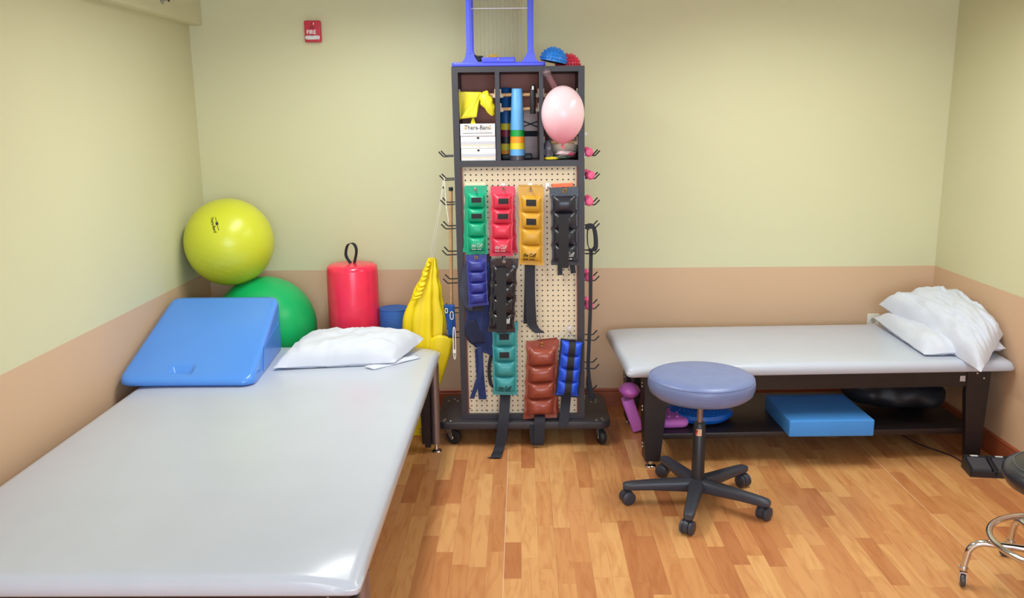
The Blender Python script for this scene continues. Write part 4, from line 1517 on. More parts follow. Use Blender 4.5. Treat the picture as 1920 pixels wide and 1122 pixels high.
# yellow latex band over the rail
ybd = mat('yellow_latex', (232, 218, 38), 0.45, var=0.04)
t = thing('exercise_band', 'yellow latex band knotted over the wooden rail in the compartment', 'band', (-0.518, -0.560, 1.645))
drape('band_sheet', [(xz((-0.587, -0.530, 1.808)), xz((-0.469, -0.530, 1.804))), (xz((-0.588, -0.530, 1.774)), xz((-0.478, -0.530, 1.761))), (xz((-0.587, -0.530, 1.723)), xz((-0.487, -0.530, 1.722))), (xz((-0.585, -0.530, 1.674)), xz((-0.495, -0.530, 1.686)))], RY - 0.006, ybd, t, 0.006, 1.5, th=0.002)
drape('band_fold', [(xz((-0.483, -0.530, 1.802)), xz((-0.469, -0.530, 1.801))), (xz((-0.531, -0.530, 1.736)), xz((-0.486, -0.530, 1.745))), (xz((-0.580, -0.530, 1.677)), xz((-0.495, -0.530, 1.684)))], RY - 0.026, ybd, t, 0.003, 4.5, th=0.002)
drape('band_tail', [(xz((-0.516, -0.530, 1.681)), xz((-0.508, -0.530, 1.681))), (xz((-0.525, -0.530, 1.653)), xz((-0.501, -0.530, 1.653))), (xz((-0.531, -0.530, 1.627)), xz((-0.496, -0.530, 1.627)))], RY - 0.004, ybd, t, 0.003, 2.5, th=0.002)
b = B()
rings = []
kn = [((-0.452, -0.560, 1.808), 0.012), ((-0.455, -0.570, 1.785), 0.026), ((-0.442, -0.575, 1.755), 0.030), ((-0.427, -0.575, 1.724), 0.022), ((-0.417, -0.570, 1.696), 0.010), ((-0.415, -0.570, 1.691), 0.002)]
cen = spline([k[0] for k in kn], 5)
for i, c in enumerate(cen):
    q = i / (len(cen) - 1) * (len(kn) - 1)
    k0 = min(int(q), len(kn) - 2)
    r = kn[k0][1] * (1 - q + k0) + kn[k0 + 1][1] * (q - k0)
    rings.append([(c.x + r * math.cos(a) * (1 + 0.15 * math.sin(3 * a + i)), c.y + r * 0.55 * math.sin(a), c.z + 0.3 * r * math.cos(a)) for a in [2 * PI * k / 20 for k in range(20)]])
b.loft(rings)
b.out('band_knot', ybd, t, True, None, 80)


# stacks of cones
def cones(label, x, y, z0, r0, r1, h, cols, group='towers of stacked cones'):
    t = thing('cone_stack', label, 'cones', (x, y, z0), group)
    z = z0
    H = h
    for k, (c, hh) in enumerate(cols):
        ra = r0 + (r1 - r0) * (z - z0) / H
        zz = z + hh
        rb_ = r0 + (r1 - r0) * (zz - z0) / H
        b = B()
        if k < len(cols) - 1:
            b.lathe([(ra - 0.003, z), (ra + 0.0015, z), (ra + 0.0015, z + 0.004), (rb_ + 0.001, zz - 0.0005), (rb_ - 0.003, zz - 0.0005)], 28, Matrix.Translation((x, y, 0)))
        else:
            b.lathe([(ra - 0.003, z), (ra + 0.0015, z), (ra + 0.0015, z + 0.004), (rb_, zz - 0.003), (rb_ - 0.003, zz), (0.001, zz)], 28, Matrix.Translation((x, y, 0)))
        b.out('cone', c, t, True, None, 50)
        z = zz
    return t


def cm(name, col):
    return mat(name, col, 0.45, var=0.03)


lb_, gn_, og_, yl_ = cm('sky_cone', (104, 176, 240)), cm('green_cone', (20, 160, 70)), cm('orange_cone', (250, 158, 40)), cm('yellow_cone', (234, 212, 50))
sm_ = mat('smoke_plastic', (70, 66, 78), 0.3)
db_, rd_, bk_ = cm('deep_blue_cone', (14, 92, 160)), cm('wine_cone', (140, 36, 60)), cm('black_cone', (36, 36, 40))
fx = (-0.296, -0.540, 1.474)
cones('light blue stacked cones with green, orange and yellow rims below', fx[0], CF + 0.06, SH1 + 0.0005, 0.0375, 0.026, 0.345,
      [(sm_, 0.022), (lb_, 0.031), (yl_, 0.031), (og_, 0.031), (gn_, 0.031), (lb_, 0.199)])
bx2 = (-0.352, -0.410, 1.468)
cones('dark blue stacked cones with yellow and red rims at the compartment back', bx2[0], CF + 0.17, SH1 + 0.026, 0.036, 0.028, 0.34,
      [(og_, 0.018), (yl_, 0.034), (bk_, 0.034), (rd_, 0.034), (yl_, 0.032), (db_, 0.175)])
t = thing('square_block', 'black square block under the cone towers', 'block', (-0.302, -0.460, 1.470))
q0, q1 = (-0.374, -0.520, 1.461), (-0.222, -0.520, 1.459)
slab(q0[0], q1[0], CF + 0.105, CF + 0.235, SH1 + 0.0005, SH1 + 0.0255, 0.006, 0.004, 2).out('block_body', bk_, t, True, None, 30)

# pale board with crossed straps
t = thing('strapped_board', 'pale wooden board with black crossed straps behind the cones', 'board', (-0.231, -0.355, 1.464))
q0, q1 = (-0.265, -0.355, 1.721), (-0.192, -0.355, 1.450)
box('board', q0[0], q1[0], CF + 0.245, CF + 0.258, SH1 + 0.0005, q0[2], mat('pale_birch', (214, 188, 184), 0.6, var=0.1, scale=12, stretch=(1, 1, 5)), t, 0.003)
yy = CF + 0.243
b = B()
b.strip([(q0[0], yy, (-0.241, -0.357, 1.598)[2]), (q1[0], yy, (-0.241, -0.357, 1.598)[2])], (0, 0, 1), 0.028, 0.002)
b.out('wide_strap', web_black, t)
for a, c in (((981, 236), (1008, 247)), ((981, 246), (1008, 237))):
    b = B()
    z0, z1 = 1.474 + (305 - a[1]) * 0.00272, 1.474 + (305 - c[1]) * 0.00272
    b.strip([(q0[0], yy - 0.002, z0), (q1[0], yy - 0.002, z1)], (0.1, 0, 1), 0.006, 0.002)
    b.out('thin_strap', web_black, t)

# hand grip hanging on the rails
t = thing('hand_grip', 'black foam hand grip with steel cap hanging on the wooden rails', 'grip', (-0.219, -0.560, 1.697))
b = B()
g0, g1 = Vector((-0.219, -0.560, 1.697)), Vector((-0.218, -0.560, 1.813))
b.tube([g0, g0 + Vector((0, 0, 0.004)), g1 - Vector((0, 0, 0.004)), g1], [0.012, 0.0145, 0.0145, 0.012], 18)
b.out('foam_sleeve', rubber, t, True, None, 50)
b = B()
b.tube([g1, g1 + Vector((0, 0, 0.016))], 0.011, 14)
b.out('steel_cap', steel, t, True)
b = B()
b.tube([g1 + Vector((-0.006, 0, 0.016)), g1 + Vector((-0.006, 0, 0.023)), g1 + Vector((0.008, 0, 0.023)), g1 + Vector((0.010, 0, 0.012)), g1 + Vector((0.012, 0.012, -0.012))], 0.004, 8)
b.out('hook_wire', black_metal, t, True)

# balloon wedged in the right compartment
blm = mat('pink_latex', (250, 210, 220), 0.28, var=0.03, scale=3)
_nt = blm.node_tree
_b = _nt.nodes['Principled BSDF']
_tc = _nt.nodes.new('ShaderNodeTexCoord')
_sx = _nt.nodes.new('ShaderNodeSeparateXYZ')
_rp = _nt.nodes.new('ShaderNodeValToRGB')
_nt.links.new(_tc.outputs['Generated'], _sx.inputs[0])
_nt.links.new(_sx.outputs['Z'], _rp.inputs[0])
_rp.color_ramp.elements[0].color = lin((246, 140, 165))       # latex is thicker and pinker towards the neck
_rp.color_ramp.elements[1].position = 0.55
_rp.color_ramp.elements[1].color = lin((250, 214, 224))
_nt.links.new(_rp.outputs[0], _b.inputs['Base Color'])
bc = Vector((-0.076, -0.645, 1.695))
t = thing('balloon', 'pale pink inflated balloon wedged in front of the compartment', 'balloon', (bc.x, bc.y, bc.z - 0.155))
b = B()
prof = []
for i in range(33):
    a = -PI / 2 + PI * i / 32
    r = 0.1035 * math.cos(a)
    z = 0.133 * math.sin(a)
    if z < 0:
        r *= 1 - 0.10 * (z / 0.133) ** 2
        z *= 1.06
    prof.append((max(r, 0.001), z))
b.lathe(prof, 48, Matrix.Translation(bc))
b.out('balloon_skin', blm, t, True, None, 80)
b = B()
b.lathe([(0.003, -0.1405), (0.006, -0.147), (0.004, -0.151), (0.010, -0.158), (0.008, -0.162), (0.001, -0.160)], 16, Matrix.Translation(bc))
b.out('knot', mat('pink_latex_thick', (238, 120, 150), 0.35), t, True)

# clear tube leaning out
clr = mat('clear_plastic', (225, 200, 205), 0.08, var=0.02, trans=0.85)
pnk = mat('pink_liquid_tube', (186, 84, 110), 0.3)
t = thing('clear_tube', 'clear plastic tube with dark pink filling leaning behind the balloon', 'tube', (-0.093, -0.550, 1.807))
p0, p1 = Vector((-0.155, -0.612, 1.896)), Vector((-0.074, -0.540, 1.757))
b = B()
b.tube([p0 + (p1 - p0) * 0.02, p1], 0.0165, 18)
b.out('tube_wall', clr, t, True)
b = B()
b.tube([p0 + (p1 - p0) * 0.15, p0 + (p1 - p0) * 0.97], 0.013, 14)
b.out('filling', pnk, t, True)
b = B()
dd = (p1 - p0).normalized()
b.tube([p0 - dd * 0.010, p0 - dd * 0.002, p0 + dd * 0.012, p0 + dd * 0.02], [0.014, 0.020, 0.020, 0.0175], 16)
b.out('end_cap', clr, t, True)

# off-white ball, plastic bag and packets
owm = mat('off_white_shell', (222, 204, 184), 0.35, var=0.04)
bc2 = Vector((-0.062, -0.460, 1.543))
t = thing('pale_ball', 'off white ball resting in the compartment below the balloon', 'ball', (bc2.x, bc2.y, SH1))
b = B()
R2 = 0.078
bc2.z = SH1 + R2 + 0.001
b.ellipsoid(bc2, (R2, R2, R2), 40, 24)
bo = b.out('ball_skin', owm, t, True, None, 80)
b = B()
b.tube([bc2 + Vector(((R2 + 0.0003) * math.cos(2 * PI * i / 40), 0, (R2 + 0.0003) * math.sin(2 * PI * i / 40))) for i in range(40)], 0.0008, 5, True)
b.out('moulding_seam', owm, bo, True)


def crumple(name, c, r, m, parent, seed, amp=0.3, n=30, mm=18, zmin=None):
    b = B()
    rings = []
    for i in range(mm + 1):
        a = -PI / 2 + PI * min(max(i, 0.05), mm - 0.05) / mm
        ring = []
        for k in range(n):
            q = 2 * PI * k / n
            d = Vector((math.cos(a) * math.cos(q), math.cos(a) * math.sin(q), math.sin(a)))
            f = 1 + amp * noise.noise(d * 2.2 + Vector((seed, 0, 0))) + amp * 0.5 * noise.noise(d * 5 + Vector((0, seed, 0)))
            p = Vector((c[0] + r[0] * d.x * f, c[1] + r[1] * d.y * f, c[2] + r[2] * d.z * f))
            if zmin is not None:
                p.z = max(p.z, zmin)
            ring.append(p)
        rings.append(ring)
    b.loft(rings)
    return b.out(name, m, parent, True, None, 60)


film = mat('grey_film', (120, 118, 132), 0.12, var=0.4, scale=30, alpha=0.75)
t = thing('plastic_bag', 'crumpled clear plastic bag in the corner of the compartment', 'bag', (-0.148, -0.560, 1.474))
c = (-0.146, -0.560, 1.510)
crumple('bag_film', (c[0], c[1], SH1 + 0.045), (0.024, 0.028, 0.046), film, t, 3.0, 0.45, zmin=SH1 + 0.001)
for lab, cat, px, rr, col, sd in (('yellow rubber bundle at the compartment front beside the plastic bag', 'bundle', 1033, (0.034, 0.014, 0.008), (214, 196, 40), 1.0),
                                  ('dark green rolled packet below the off white ball', 'packet', 1050, (0.038, 0.022, 0.010), (84, 100, 84), 6.0),
                                  ('white and pink packet lying on the compartment shelf', 'packet', 1061, (0.046, 0.016, 0.012), (236, 206, 214), 9.0)):
    c = {1033: (-0.131, -0.580, 1.464), 1050: (-0.086, -0.580, 1.464), 1061: (-0.057, -0.580, 1.463)}[px]
    t = thing('small_packet', lab, cat, (c[0], CF + 0.02, SH1))
    yy = {1033: CF + 0.018, 1050: CF + 0.052, 1061: CF + 0.048}[px]
    zz = {1033: 0.008, 1050: 0.012, 1061: 0.032}[px]
    crumple('packet_body', (c[0], yy, SH1 + zz), rr, mat('packet_%d' % px, col, 0.35, var=0.15, scale=40), t, sd, 0.25, zmin=SH1 + 0.0008)
    if px == 1061:
        crumple('packet_print', (c[0] + 0.024, yy - 0.006, SH1 + zz - 0.004), (0.022, 0.012, 0.009), mat('packet_rose', (206, 80, 110), 0.4), t, 4.0, 0.25, zmin=SH1 + 0.0008)

# ------------------------------------------------------------------ things on top of the cart
TPZ = CZ1 + 0.0006
blf = mat('blue_frame_plastic', (74, 84, 232), 0.35, var=0.04)
t = thing('strung_frame', 'blue plastic frame strung with fine cords on top of the cart', 'frame', (-0.39, -0.5, TPZ))
fa, fb = (-0.610, -0.600, 1.941)[0], (-0.157, -0.600, 1.936)[0]
slab(fa, fb, -0.604, -0.36, TPZ, TPZ + 0.020, 0.02, 0.006, 3).out('frame_base', blf, t, True, None, 40)
c0, c1 = (-0.464, -0.600, 1.954)[0], (-0.303, -0.600, 1.952)[0]
slab(c0, c1, -0.606, -0.55, TPZ + 0.018, TPZ + 0.042, 0.004, 0.003, 2).out('centre_block', blf, t, True, None, 40)
b = B()
b.ellipsoid(((c0 + c1) / 2 + 0.0, -0.607, TPZ + 0.032), (0.004, 0.002, 0.004), 10, 6)
b.out('screw', zinc, t, True)
FT = TPZ + 0.56
lp0, lp1 = (-0.536, -0.590, 2.083)[0], (-0.511, -0.590, 2.083)[0]
rp0, rp1 = (-0.242, -0.590, 2.080)[0], (-0.214, -0.590, 2.080)[0]
for x0, x1, s in ((lp0, lp1, -1), (rp0, rp1, 1)):
    for ya in (-0.600, -0.385):
        b = B()
        xo0, xo1 = (x0 - 0.018, x1 + 0.003) if s < 0 else (x0 - 0.003, x1 + 0.018)
        # post that flares into the base
        prof = [(x0 - 0.024 if s < 0 else x0 - 0.032, x1 + 0.032 if s < 0 else x1 + 0.024, TPZ + 0.019), (x0 - 0.010 if s < 0 else x0 - 0.020, x1 + 0.020 if s < 0 else x1 + 0.010, TPZ + 0.035),
                (x0 - 0.003, x1 + 0.006 if s < 0 else x1 + 0.003, TPZ + 0.062), (x0, x1, TPZ + 0.085), (x0, x1, FT - 0.2), (x0, x1, FT)]
        b.loft([[(xa, y, z) for xa, y in ((p, ya), (q, ya), (q, ya + 0.022), (p, ya + 0.022))] for p, q, z in prof])
        po = b.out('post', blf, t, False)
        b = B()
        b.box((x0 + x1) / 2 - 0.006, (x0 + x1) / 2 + 0.006, ya - 0.003, ya, TPZ + 0.06, FT)
        b.out('post_rib', blf, po)
    b = B()
    b.box(x0, x1, -0.600, -0.363, FT, FT + 0.03)
    b.out('top_side_rail', blf, t)
b = B()
b.box(lp0, rp1, -0.600, -0.578, FT + 0.0, FT + 0.03)
b.out('top_rail', blf, t)
zb1 = (-0.367, -0.590, 2.191)[2]
for z in (zb1, (-0.366, -0.590, 2.237)[2]):
    b = B()
    b.tube([(lp1, -0.575, z), (rp0, -0.575, z)], 0.0035 if z == zb1 else 0.008, 10)
    b.out('cross_rod', mat('pale_rod', (206, 204, 206), 0.3, 0.4) if z == zb1 else MATS['pale_rod'], t, True)
cordm = mat('beaded_cord', (150, 140, 128), 0.4, 0.3)
x0, x1 = (-0.504, -0.570, 2.085)[0], (-0.271, -0.570, 2.082)[0]
N = 24
for i in range(N):
    x = x0 + (x1 - x0) * i / (N - 1)
    b = B()
    yv = -0.565 + (0.06 if i % 2 else 0)
    b.tube([(x, yv, TPZ + 0.018), (x, yv, FT)], 0.0010, 5)
    b.out('cord', cordm, t, True)
b = B()
b.box(x0 - 0.01, x1 + 0.01, -0.572, -0.498, FT - 0.004, FT + 0.006)
b.out('cord_bar', MATS['pale_rod'], t)


def spiky(name, label, c, r, m, tilt, group, squash=0.95):
    """half dome covered with soft cones"""
    t = thing(name, label, 'massage dome', c, group)
    M = Matrix.Translation(c) @ tilt
    b = B()
    prof = [(0.001, 0.0), (r, 0.0), (r, 0.006)]
    for i in range(1, 13):
        a = PI / 2 * i / 12
        prof.append((max(0.001, r * math.cos(a)), 0.006 + r * squash * math.sin(a)))
    b.lathe(prof, 36)
    do = b.out('dome', m, t, True, M, 60)
    nub = B()
    nub.lathe([(0.0066, -0.003), (0.0054, 0.002), (0.0038, 0.0055), (0.0010, 0.0066)], 8)
    me0 = None
    for i in range(6):
        a = math.radians(7 + 16 * i)
        k = max(1, int(2 * PI * math.cos(a) * r / 0.0155)) if a < 1.5 else 1
        for j in range(k):
            q = 2 * PI * (j + 0.5 * (i % 2)) / k
            d = Vector((math.cos(a) * math.cos(q), math.cos(a) * math.sin(q), math.sin(a)))
            p = Vector((r * d.x, r * d.y, 0.006 + r * squash * d.z))
            Mn = M @ Matrix.Translation(p) @ d.to_track_quat('Z', 'Y').to_matrix().to_4x4()
            if me0 is None:
                o = nub.out('nub', m, do, True, Mn)
                me0 = o.data
            else:
                link('nub', me0, do, Mn)
    b = B()
    b.lathe([(0.001, -0.002), (r * 0.97, -0.002), (r * 0.99, 0.001), (0.001, 0.001)], 36)
    b.out('dome_base', rubber, t, True, M)
    return t


c = (-0.120, -0.510, 1.933)
spiky('massage_dome', 'blue spiky massage half ball tilted on top of the cart', (c[0] + 0.002, -0.51, TPZ + 0.0225), 0.064, mat('blue_spike_rubber', (40, 134, 226), 0.35), Matrix.Rotation(math.radians(11), 4, 'Y'), 'spiky half balls')
c = (-0.042, -0.410, 1.938)
spiky('massage_dome', 'red spiky massage half ball behind the blue one on the cart', (c[0] + 0.002, -0.405, TPZ + 0.0025), 0.060, mat('red_spike_rubber', (218, 52, 78), 0.4), Matrix.Rotation(0, 4, 'Y'), 'spiky half balls')
c = (-0.413, -0.440, 1.940)
spiky('massage_dome', 'yellow spiky half ball inside the blue strung frame', (c[0], -0.45, TPZ + 0.0225), 0.036, mat('yellow_spike_rubber', (236, 190, 40), 0.4), Matrix.Rotation(0, 4, 'Y'), 'spiky half balls', 0.9)
t = thing('coiled_cable', 'short coil of black cable beside the blue frame post', 'cable', (-0.484, -0.560, 1.954))
b = B()
c = Vector((-0.481, -0.570, 1.956))
c.z = TPZ + 0.0265
b.tube([c + Vector(((0.020 + 0.002 * math.sin(i)) * math.cos(i * 0.5), 0.016 * math.sin(i * 0.5), 0.0008 * i)) for i in range(34)], 0.0045, 8)
b.out('cable_loop', black_plastic, t, True)

# ------------------------------------------------------------------ right side of the cart: dumbbells and a strap
dbm = mat('pink_vinyl_dumbbell', (238, 92, 142), 0.4, var=0.04)
first = None


def dumbbell(c, label, yaw=0.0, pitch=0.0):
    t = thing('dumbbell', label, 'dumbbell', (c[0], c[1], c[2] - 0.024), 'pink dumbbells on the side hooks')
    M = Matrix.Translation(c) @ Matrix.Rotation(yaw, 4, 'Z') @ Matrix.Rotation(pitch, 4, 'X') @ Matrix.Rotation(PI / 2, 4, 'X')
    for s in (-1, 1):
        b = B()
        z = s * 0.055
        b.lathe([(0.001, z - 0.021), (0.015, z - 0.020), (0.0235, z - 0.011), (0.0235, z + 0.011), (0.015, z + 0.020), (0.001, z + 0.021)], 8)
        b.out('head', dbm, t, True, M, 30)
    b = B()
    b.lathe([(0.001, -0.036), (0.0105, -0.036), (0.012, 0.0), (0.0105, 0.036), (0.001, 0.036)], 16)
    b.out('handle', dbm, t, True, M)
    return t


XD = (0.064, -0.570, 1.504)[0]
for k, lab in ((0, 'pink dumbbell on the topmost side hook'), (1, 'pink dumbbell on the second side hook from the top'), (2, 'pink dumbbell on the third side hook from the top'),
               (5, 'pink dumbbell behind the strap just above the paint border'), (6, 'lowest pink dumbbell, hidden behind the hanging black strap')):
    z = HR[k]
    dumbbell((XD + (0.006 if k in (1, 2) else 0.0) + (0.003 if k > 3 else 0) + lean(z), -0.50, z + 0.003 + 0.0115), lab, 0.10 if k == 1 else (-0.02 if k == 2 else 0.05), 0.0)

t = thing('pull_strap', 'long black strap with a padded handle loop hanging from a side hook', 'strap', (0.078, -0.585, 0.235))
hx = -0.578
b = B()
lp = spline([(0.051, -0.578, 1.129), (0.056, -0.578, 1.145), (0.080, -0.578, 1.142), (0.092, -0.578, 1.102), (0.095, -0.578, 1.043), (0.084, -0.578, 1.021)], 5)
b.strip(lp, (0, 1, 0), 0.040, 0.019)
b.out('padded_grip', web_black, t, True, None, 60)
b = B()
b.strip(spline([(0.054, -0.578, 1.135), (0.052, -0.578, 1.089), (0.057, -0.578, 1.043), (0.074, -0.578, 1.021)], 5), (0, 1, 0), 0.026, 0.004)
b.out('handle_web', web_black, t, True)
b = B()
b.tube([(0.057, -0.578, 1.024), (0.090, -0.578, 1.024)], 0.007, 10)
b.out('junction_ring', black_plastic, t, True)
strap(t, [(0.071, -0.582, 1.027), (0.070, -0.586, 0.886), (0.070, -0.590, 0.735), (0.065, -0.592, 0.553), (0.062, -0.590, 0.410), (0.074, -0.586, 0.308), (0.090, -0.578, 0.238)], [0.019] * 25 + [0.019] * 6 + [0.024] * 6, 'webbing', wdir=(1, 0.3, 0))
strap(t, [(0.066, -0.578, 0.406), (0.058, -0.578, 0.320), (0.067, -0.578, 0.256), (0.087, -0.574, 0.234)], 0.012, 'webbing_tail')
b = B()
b.strip([(0.067, -0.578, 0.250), (0.092, -0.578, 0.232)], (0, 1, 0.4), 0.03, 0.006)
b.out('stitched_end', web_black, t)

# price tag on the upper right side panel
t = thing('paper_tag', 'tiny white paper tag stuck to the rack side above the dumbbells', 'tag', (0.050, -0.500, 1.598))
q = (0.049, -0.520, 1.598)
box('tag_paper', CX1 + lean(q[2]) + 0.0005, CX1 + lean(q[2]) + 0.018, -0.521, -0.519, q[2] - 0.006, q[2] + 0.006, white_plastic, t)
box('tag_print', CX1 + lean(q[2]) + 0.003, CX1 + lean(q[2]) + 0.013, -0.5216, -0.521, q[2] - 0.002, q[2] + 0.002, MATS['grey_ink'], t)

# ------------------------------------------------------------------ left side of the cart: yellow sack, dowel, clips
yfm = mat('yellow_nylon', (246, 216, 20), 0.5, var=0.05, scale=8, bump=0.04, bscale=120)
t = thing('drawstring_sack', 'yellow nylon sack hanging by its drawstring from the rack hook', 'sack', (-0.86, -0.45, 0))
BYS = -0.445


def sack(name, secs, nfold, amp, seed, m, parent):
    """secs: (centre, half width x, half depth y)"""
    cen = spline([s_[0] for s_ in secs], 6)
    rings = []
    L = len(cen)
    for i, c in enumerate(cen):
        q = i / (L - 1) * (len(secs) - 1)
        k0 = min(int(q), len(secs) - 2)
        fr_ = q - k0
        fr_ = fr_ * fr_ * (3 - 2 * fr_)
        rx = secs[k0][1] * (1 - fr_) + secs[k0 + 1][1] * fr_
        ry = secs[k0][2] * (1 - fr_) + secs[k0 + 1][2] * fr_
        ring = []
        for k in range(48):
            a = 2 * PI * k / 48
            f = 1 + amp * math.sin(nfold * a + seed + 0.9 * math.sin(i * 0.15)) + amp * 0.8 * noise.noise(Vector((math.cos(a) * 2 + seed, math.sin(a) * 2, i * 0.12)))
            ring.append((c.x + rx * math.cos(a) * f, c.y + ry * math.sin(a) * f, max(0.001, c.z)))
        rings.append(ring)
    b = B().loft(rings)
    return b.out(name, m, parent, True, None, 80)


sk = sack('sack_body', [((-0.746, -0.445, 0.967), 0.020, 0.018), ((-0.750, -0.445, 0.931), 0.028, 0.022), ((-0.759, -0.445, 0.880), 0.042, 0.030), ((-0.776, -0.445, 0.780), 0.072, 0.045), ((-0.798, -0.445, 0.636), 0.105, 0.060),
                        ((-0.811, -0.445, 0.491), 0.105, 0.066), ((-0.838, -0.445, 0.343), 0.090, 0.062), ((-0.867, -0.445, 0.163), 0.078, 0.058), ((-0.885, -0.445, 0.041), 0.074, 0.055), ((-0.893, -0.445, -0.014), 0.07, 0.05)], 9, 0.13, 0.7, yfm, t)
# gathered channel and hem
rf = spline([(-0.755, -0.467, 0.960), (-0.772, -0.479, 0.914), (-0.789, -0.490, 0.860), (-0.809, -0.497, 0.805), (-0.830, -0.500, 0.758)], 10)
vs, fs = [], []
for i, q in enumerate(rf):
    w_ = 0.010 + 0.020 * i / len(rf)
    for j in range(7):
        s_ = j / 6 - 0.5
        amp_ = 0.006 * math.sin(i * 1.35 + 0.6 * math.sin(i * 0.7))
        vs.append((q.x + s_ * 2 * w_ + amp_ * 0.6, q.y - 0.010 * math.cos(s_ * 3) - amp_ * math.cos(s_ * 2.6), q.z + s_ * w_ * 0.6))
for i in range(len(rf) - 1):
    for j in range(6):
        fs.append((i * 7 + j, i * 7 + j + 1, i * 7 + j + 8, i * 7 + j + 7))
o = mk('gathered_channel', vs, fs, yfm, sk, True, None, 80)
md = o.modifiers.new('thickness', 'SOLIDIFY')
md.thickness = 0.004
fl = B()
tipz = (-0.643, -0.500, 0.551)
sec = [([(-0.781, -0.500, 0.534), (-0.717, -0.515, 0.569), (-0.640, -0.500, 0.548)]), ([(-0.791, -0.500, 0.462), (-0.730, -0.520, 0.481), (-0.656, -0.500, 0.469)]), ([(-0.800, -0.500, 0.359), (-0.749, -0.525, 0.366), (-0.696, -0.500, 0.353)]),
       ([(-0.801, -0.500, 0.241), (-0.765, -0.520, 0.241), (-0.733, -0.500, 0.235)]), ([(-0.792, -0.500, 0.136), (-0.774, -0.510, 0.137), (-0.758, -0.500, 0.133)]), ([(-0.786, -0.500, 0.064), (-0.780, -0.503, 0.062), (-0.775, -0.500, 0.064)])]
vs = []
cols = [spline([s_[i] for s_ in sec], 5) for i in range(3)]
for j in range(len(cols[0])):
    row = spline([c[j] for c in cols], 5)
    vs += row
k = 11
fs = [(j * k + i, j * k + i + 1, (j + 1) * k + i + 1, (j + 1) * k + i) for j in range(len(cols[0]) - 1) for i in range(k - 1)]
o = mk('sack_corner', vs, fs, yfm, sk, True, None, 70)
md = o.modifiers.new('thickness', 'SOLIDIFY')
md.thickness = 0.007
md.offset = -1
crm = mat('white_cord', (232, 228, 215), 0.7)
b = B()
hk = Vector((-0.661, -0.560, 1.389))
b.tube(spline([(-0.743, -0.445, 0.962), (-0.715, -0.500, 1.098), (-0.682, -0.540, 1.252), hk + Vector((0.0, 0, 0.004))], 6), 0.0022, 6)
b.out('drawstring', crm, t, True)
b = B()
b.tube(spline([(-0.757, -0.445, 0.959), (-0.726, -0.500, 1.098), (-0.688, -0.540, 1.260), hk + Vector((-0.004, 0, 0.003))], 6), 0.0018, 6)
b.out('drawstring', crm, t, True)
b = B()
b.tube(spline([hk + Vector((0, -0.004, 0.004)), (-0.657, -0.570, 1.321), (-0.653, -0.570, 1.241), (-0.646, -0.570, 1.193), (-0.644, -0.570, 1.166)], 6), 0.0022, 6)
b.out('drawstring_end', crm, t, True)
b = B()
b.ellipsoid((-0.667, -0.565, 1.342), (0.004, 0.004, 0.006), 8, 6)
b.out('cord_lock', black_plastic, t, True)

t = thing('wooden_dowel', 'thin pale wooden dowel standing along the rack side', 'dowel', (-0.659, -0.400, 0.654))
b = B()
d0, d1 = Vector((-0.643, -0.400, 1.328)), Vector((-0.656, -0.400, 0.666))
b.tube([d1, d1 * 0.5 + d0 * 0.5, d0], 0.0095, 12)
b.out('stick', dowel, t, True)
b = B()
b.tube([d1 - Vector((0, 0, 0.004)), d1 + Vector((0, 0, 0.012))], 0.0115, 12)
b.tube([d0 - Vector((0, 0, 0.016)), d0 + Vector((0, 0, 0.002))], 0.0115, 12)
b.out('end_cap', black_plastic, t, True)

bgm = mat('blue_gear_fabric', (30, 84, 164), 0.7, var=0.1, bump=0.1)
t = thing('gear_pouch', 'small blue fabric pouch with white clips hanging beside the rack', 'pouch', (-0.665, -0.470, 0.549))
drape('pouch_body', [(xz((-0.686, -0.470, 0.722)), xz((-0.633, -0.470, 0.722))), (xz((-0.682, -0.470, 0.670)), xz((-0.631, -0.470, 0.670))), (xz((-0.675, -0.470, 0.607)), xz((-0.633, -0.470, 0.607))), (xz((-0.668, -0.470, 0.549)), xz((-0.634, -0.470, 0.543)))], -0.46, bgm, t, 0.004, 2.0, th=0.008)


def oval(name, c, rx, rz, r, m, parent):
    b = B()
    b.tube([(c[0] + rx * math.copysign(abs(math.cos(a)) ** 0.7, math.cos(a)), c[1], c[2] + rz * math.copysign(abs(math.sin(a)) ** 0.7, math.sin(a))) for a in [2 * PI * i / 28 for i in range(28)]], r, 8, True)
    return b.out(name, m, parent, True)


oval('clip_ring', (-0.667, -0.565, 0.712), 0.006, 0.012, 0.0022, white_plastic, t)
oval('clip_ring', (-0.640, -0.565, 0.686), 0.008, 0.020, 0.0022, white_plastic, t)
t = thing('clip_ring', 'long white oval clip hanging low beside the rack panel', 'clip', (-0.632, -0.565, 0.436))
oval('clip_loop', (-0.628, -0.585, 0.544), 0.006, 0.085, 0.0028, white_plastic, t)
b = B()
b.box(*sorted(((-0.637, -0.580, 0.554)[0], (-0.620, -0.580, 0.554)[0])), -0.589, -0.581, (-0.630, -0.580, 0.492)[2], (-0.629, -0.580, 0.509)[2])
b.out('clip_gate', white_plastic, t)

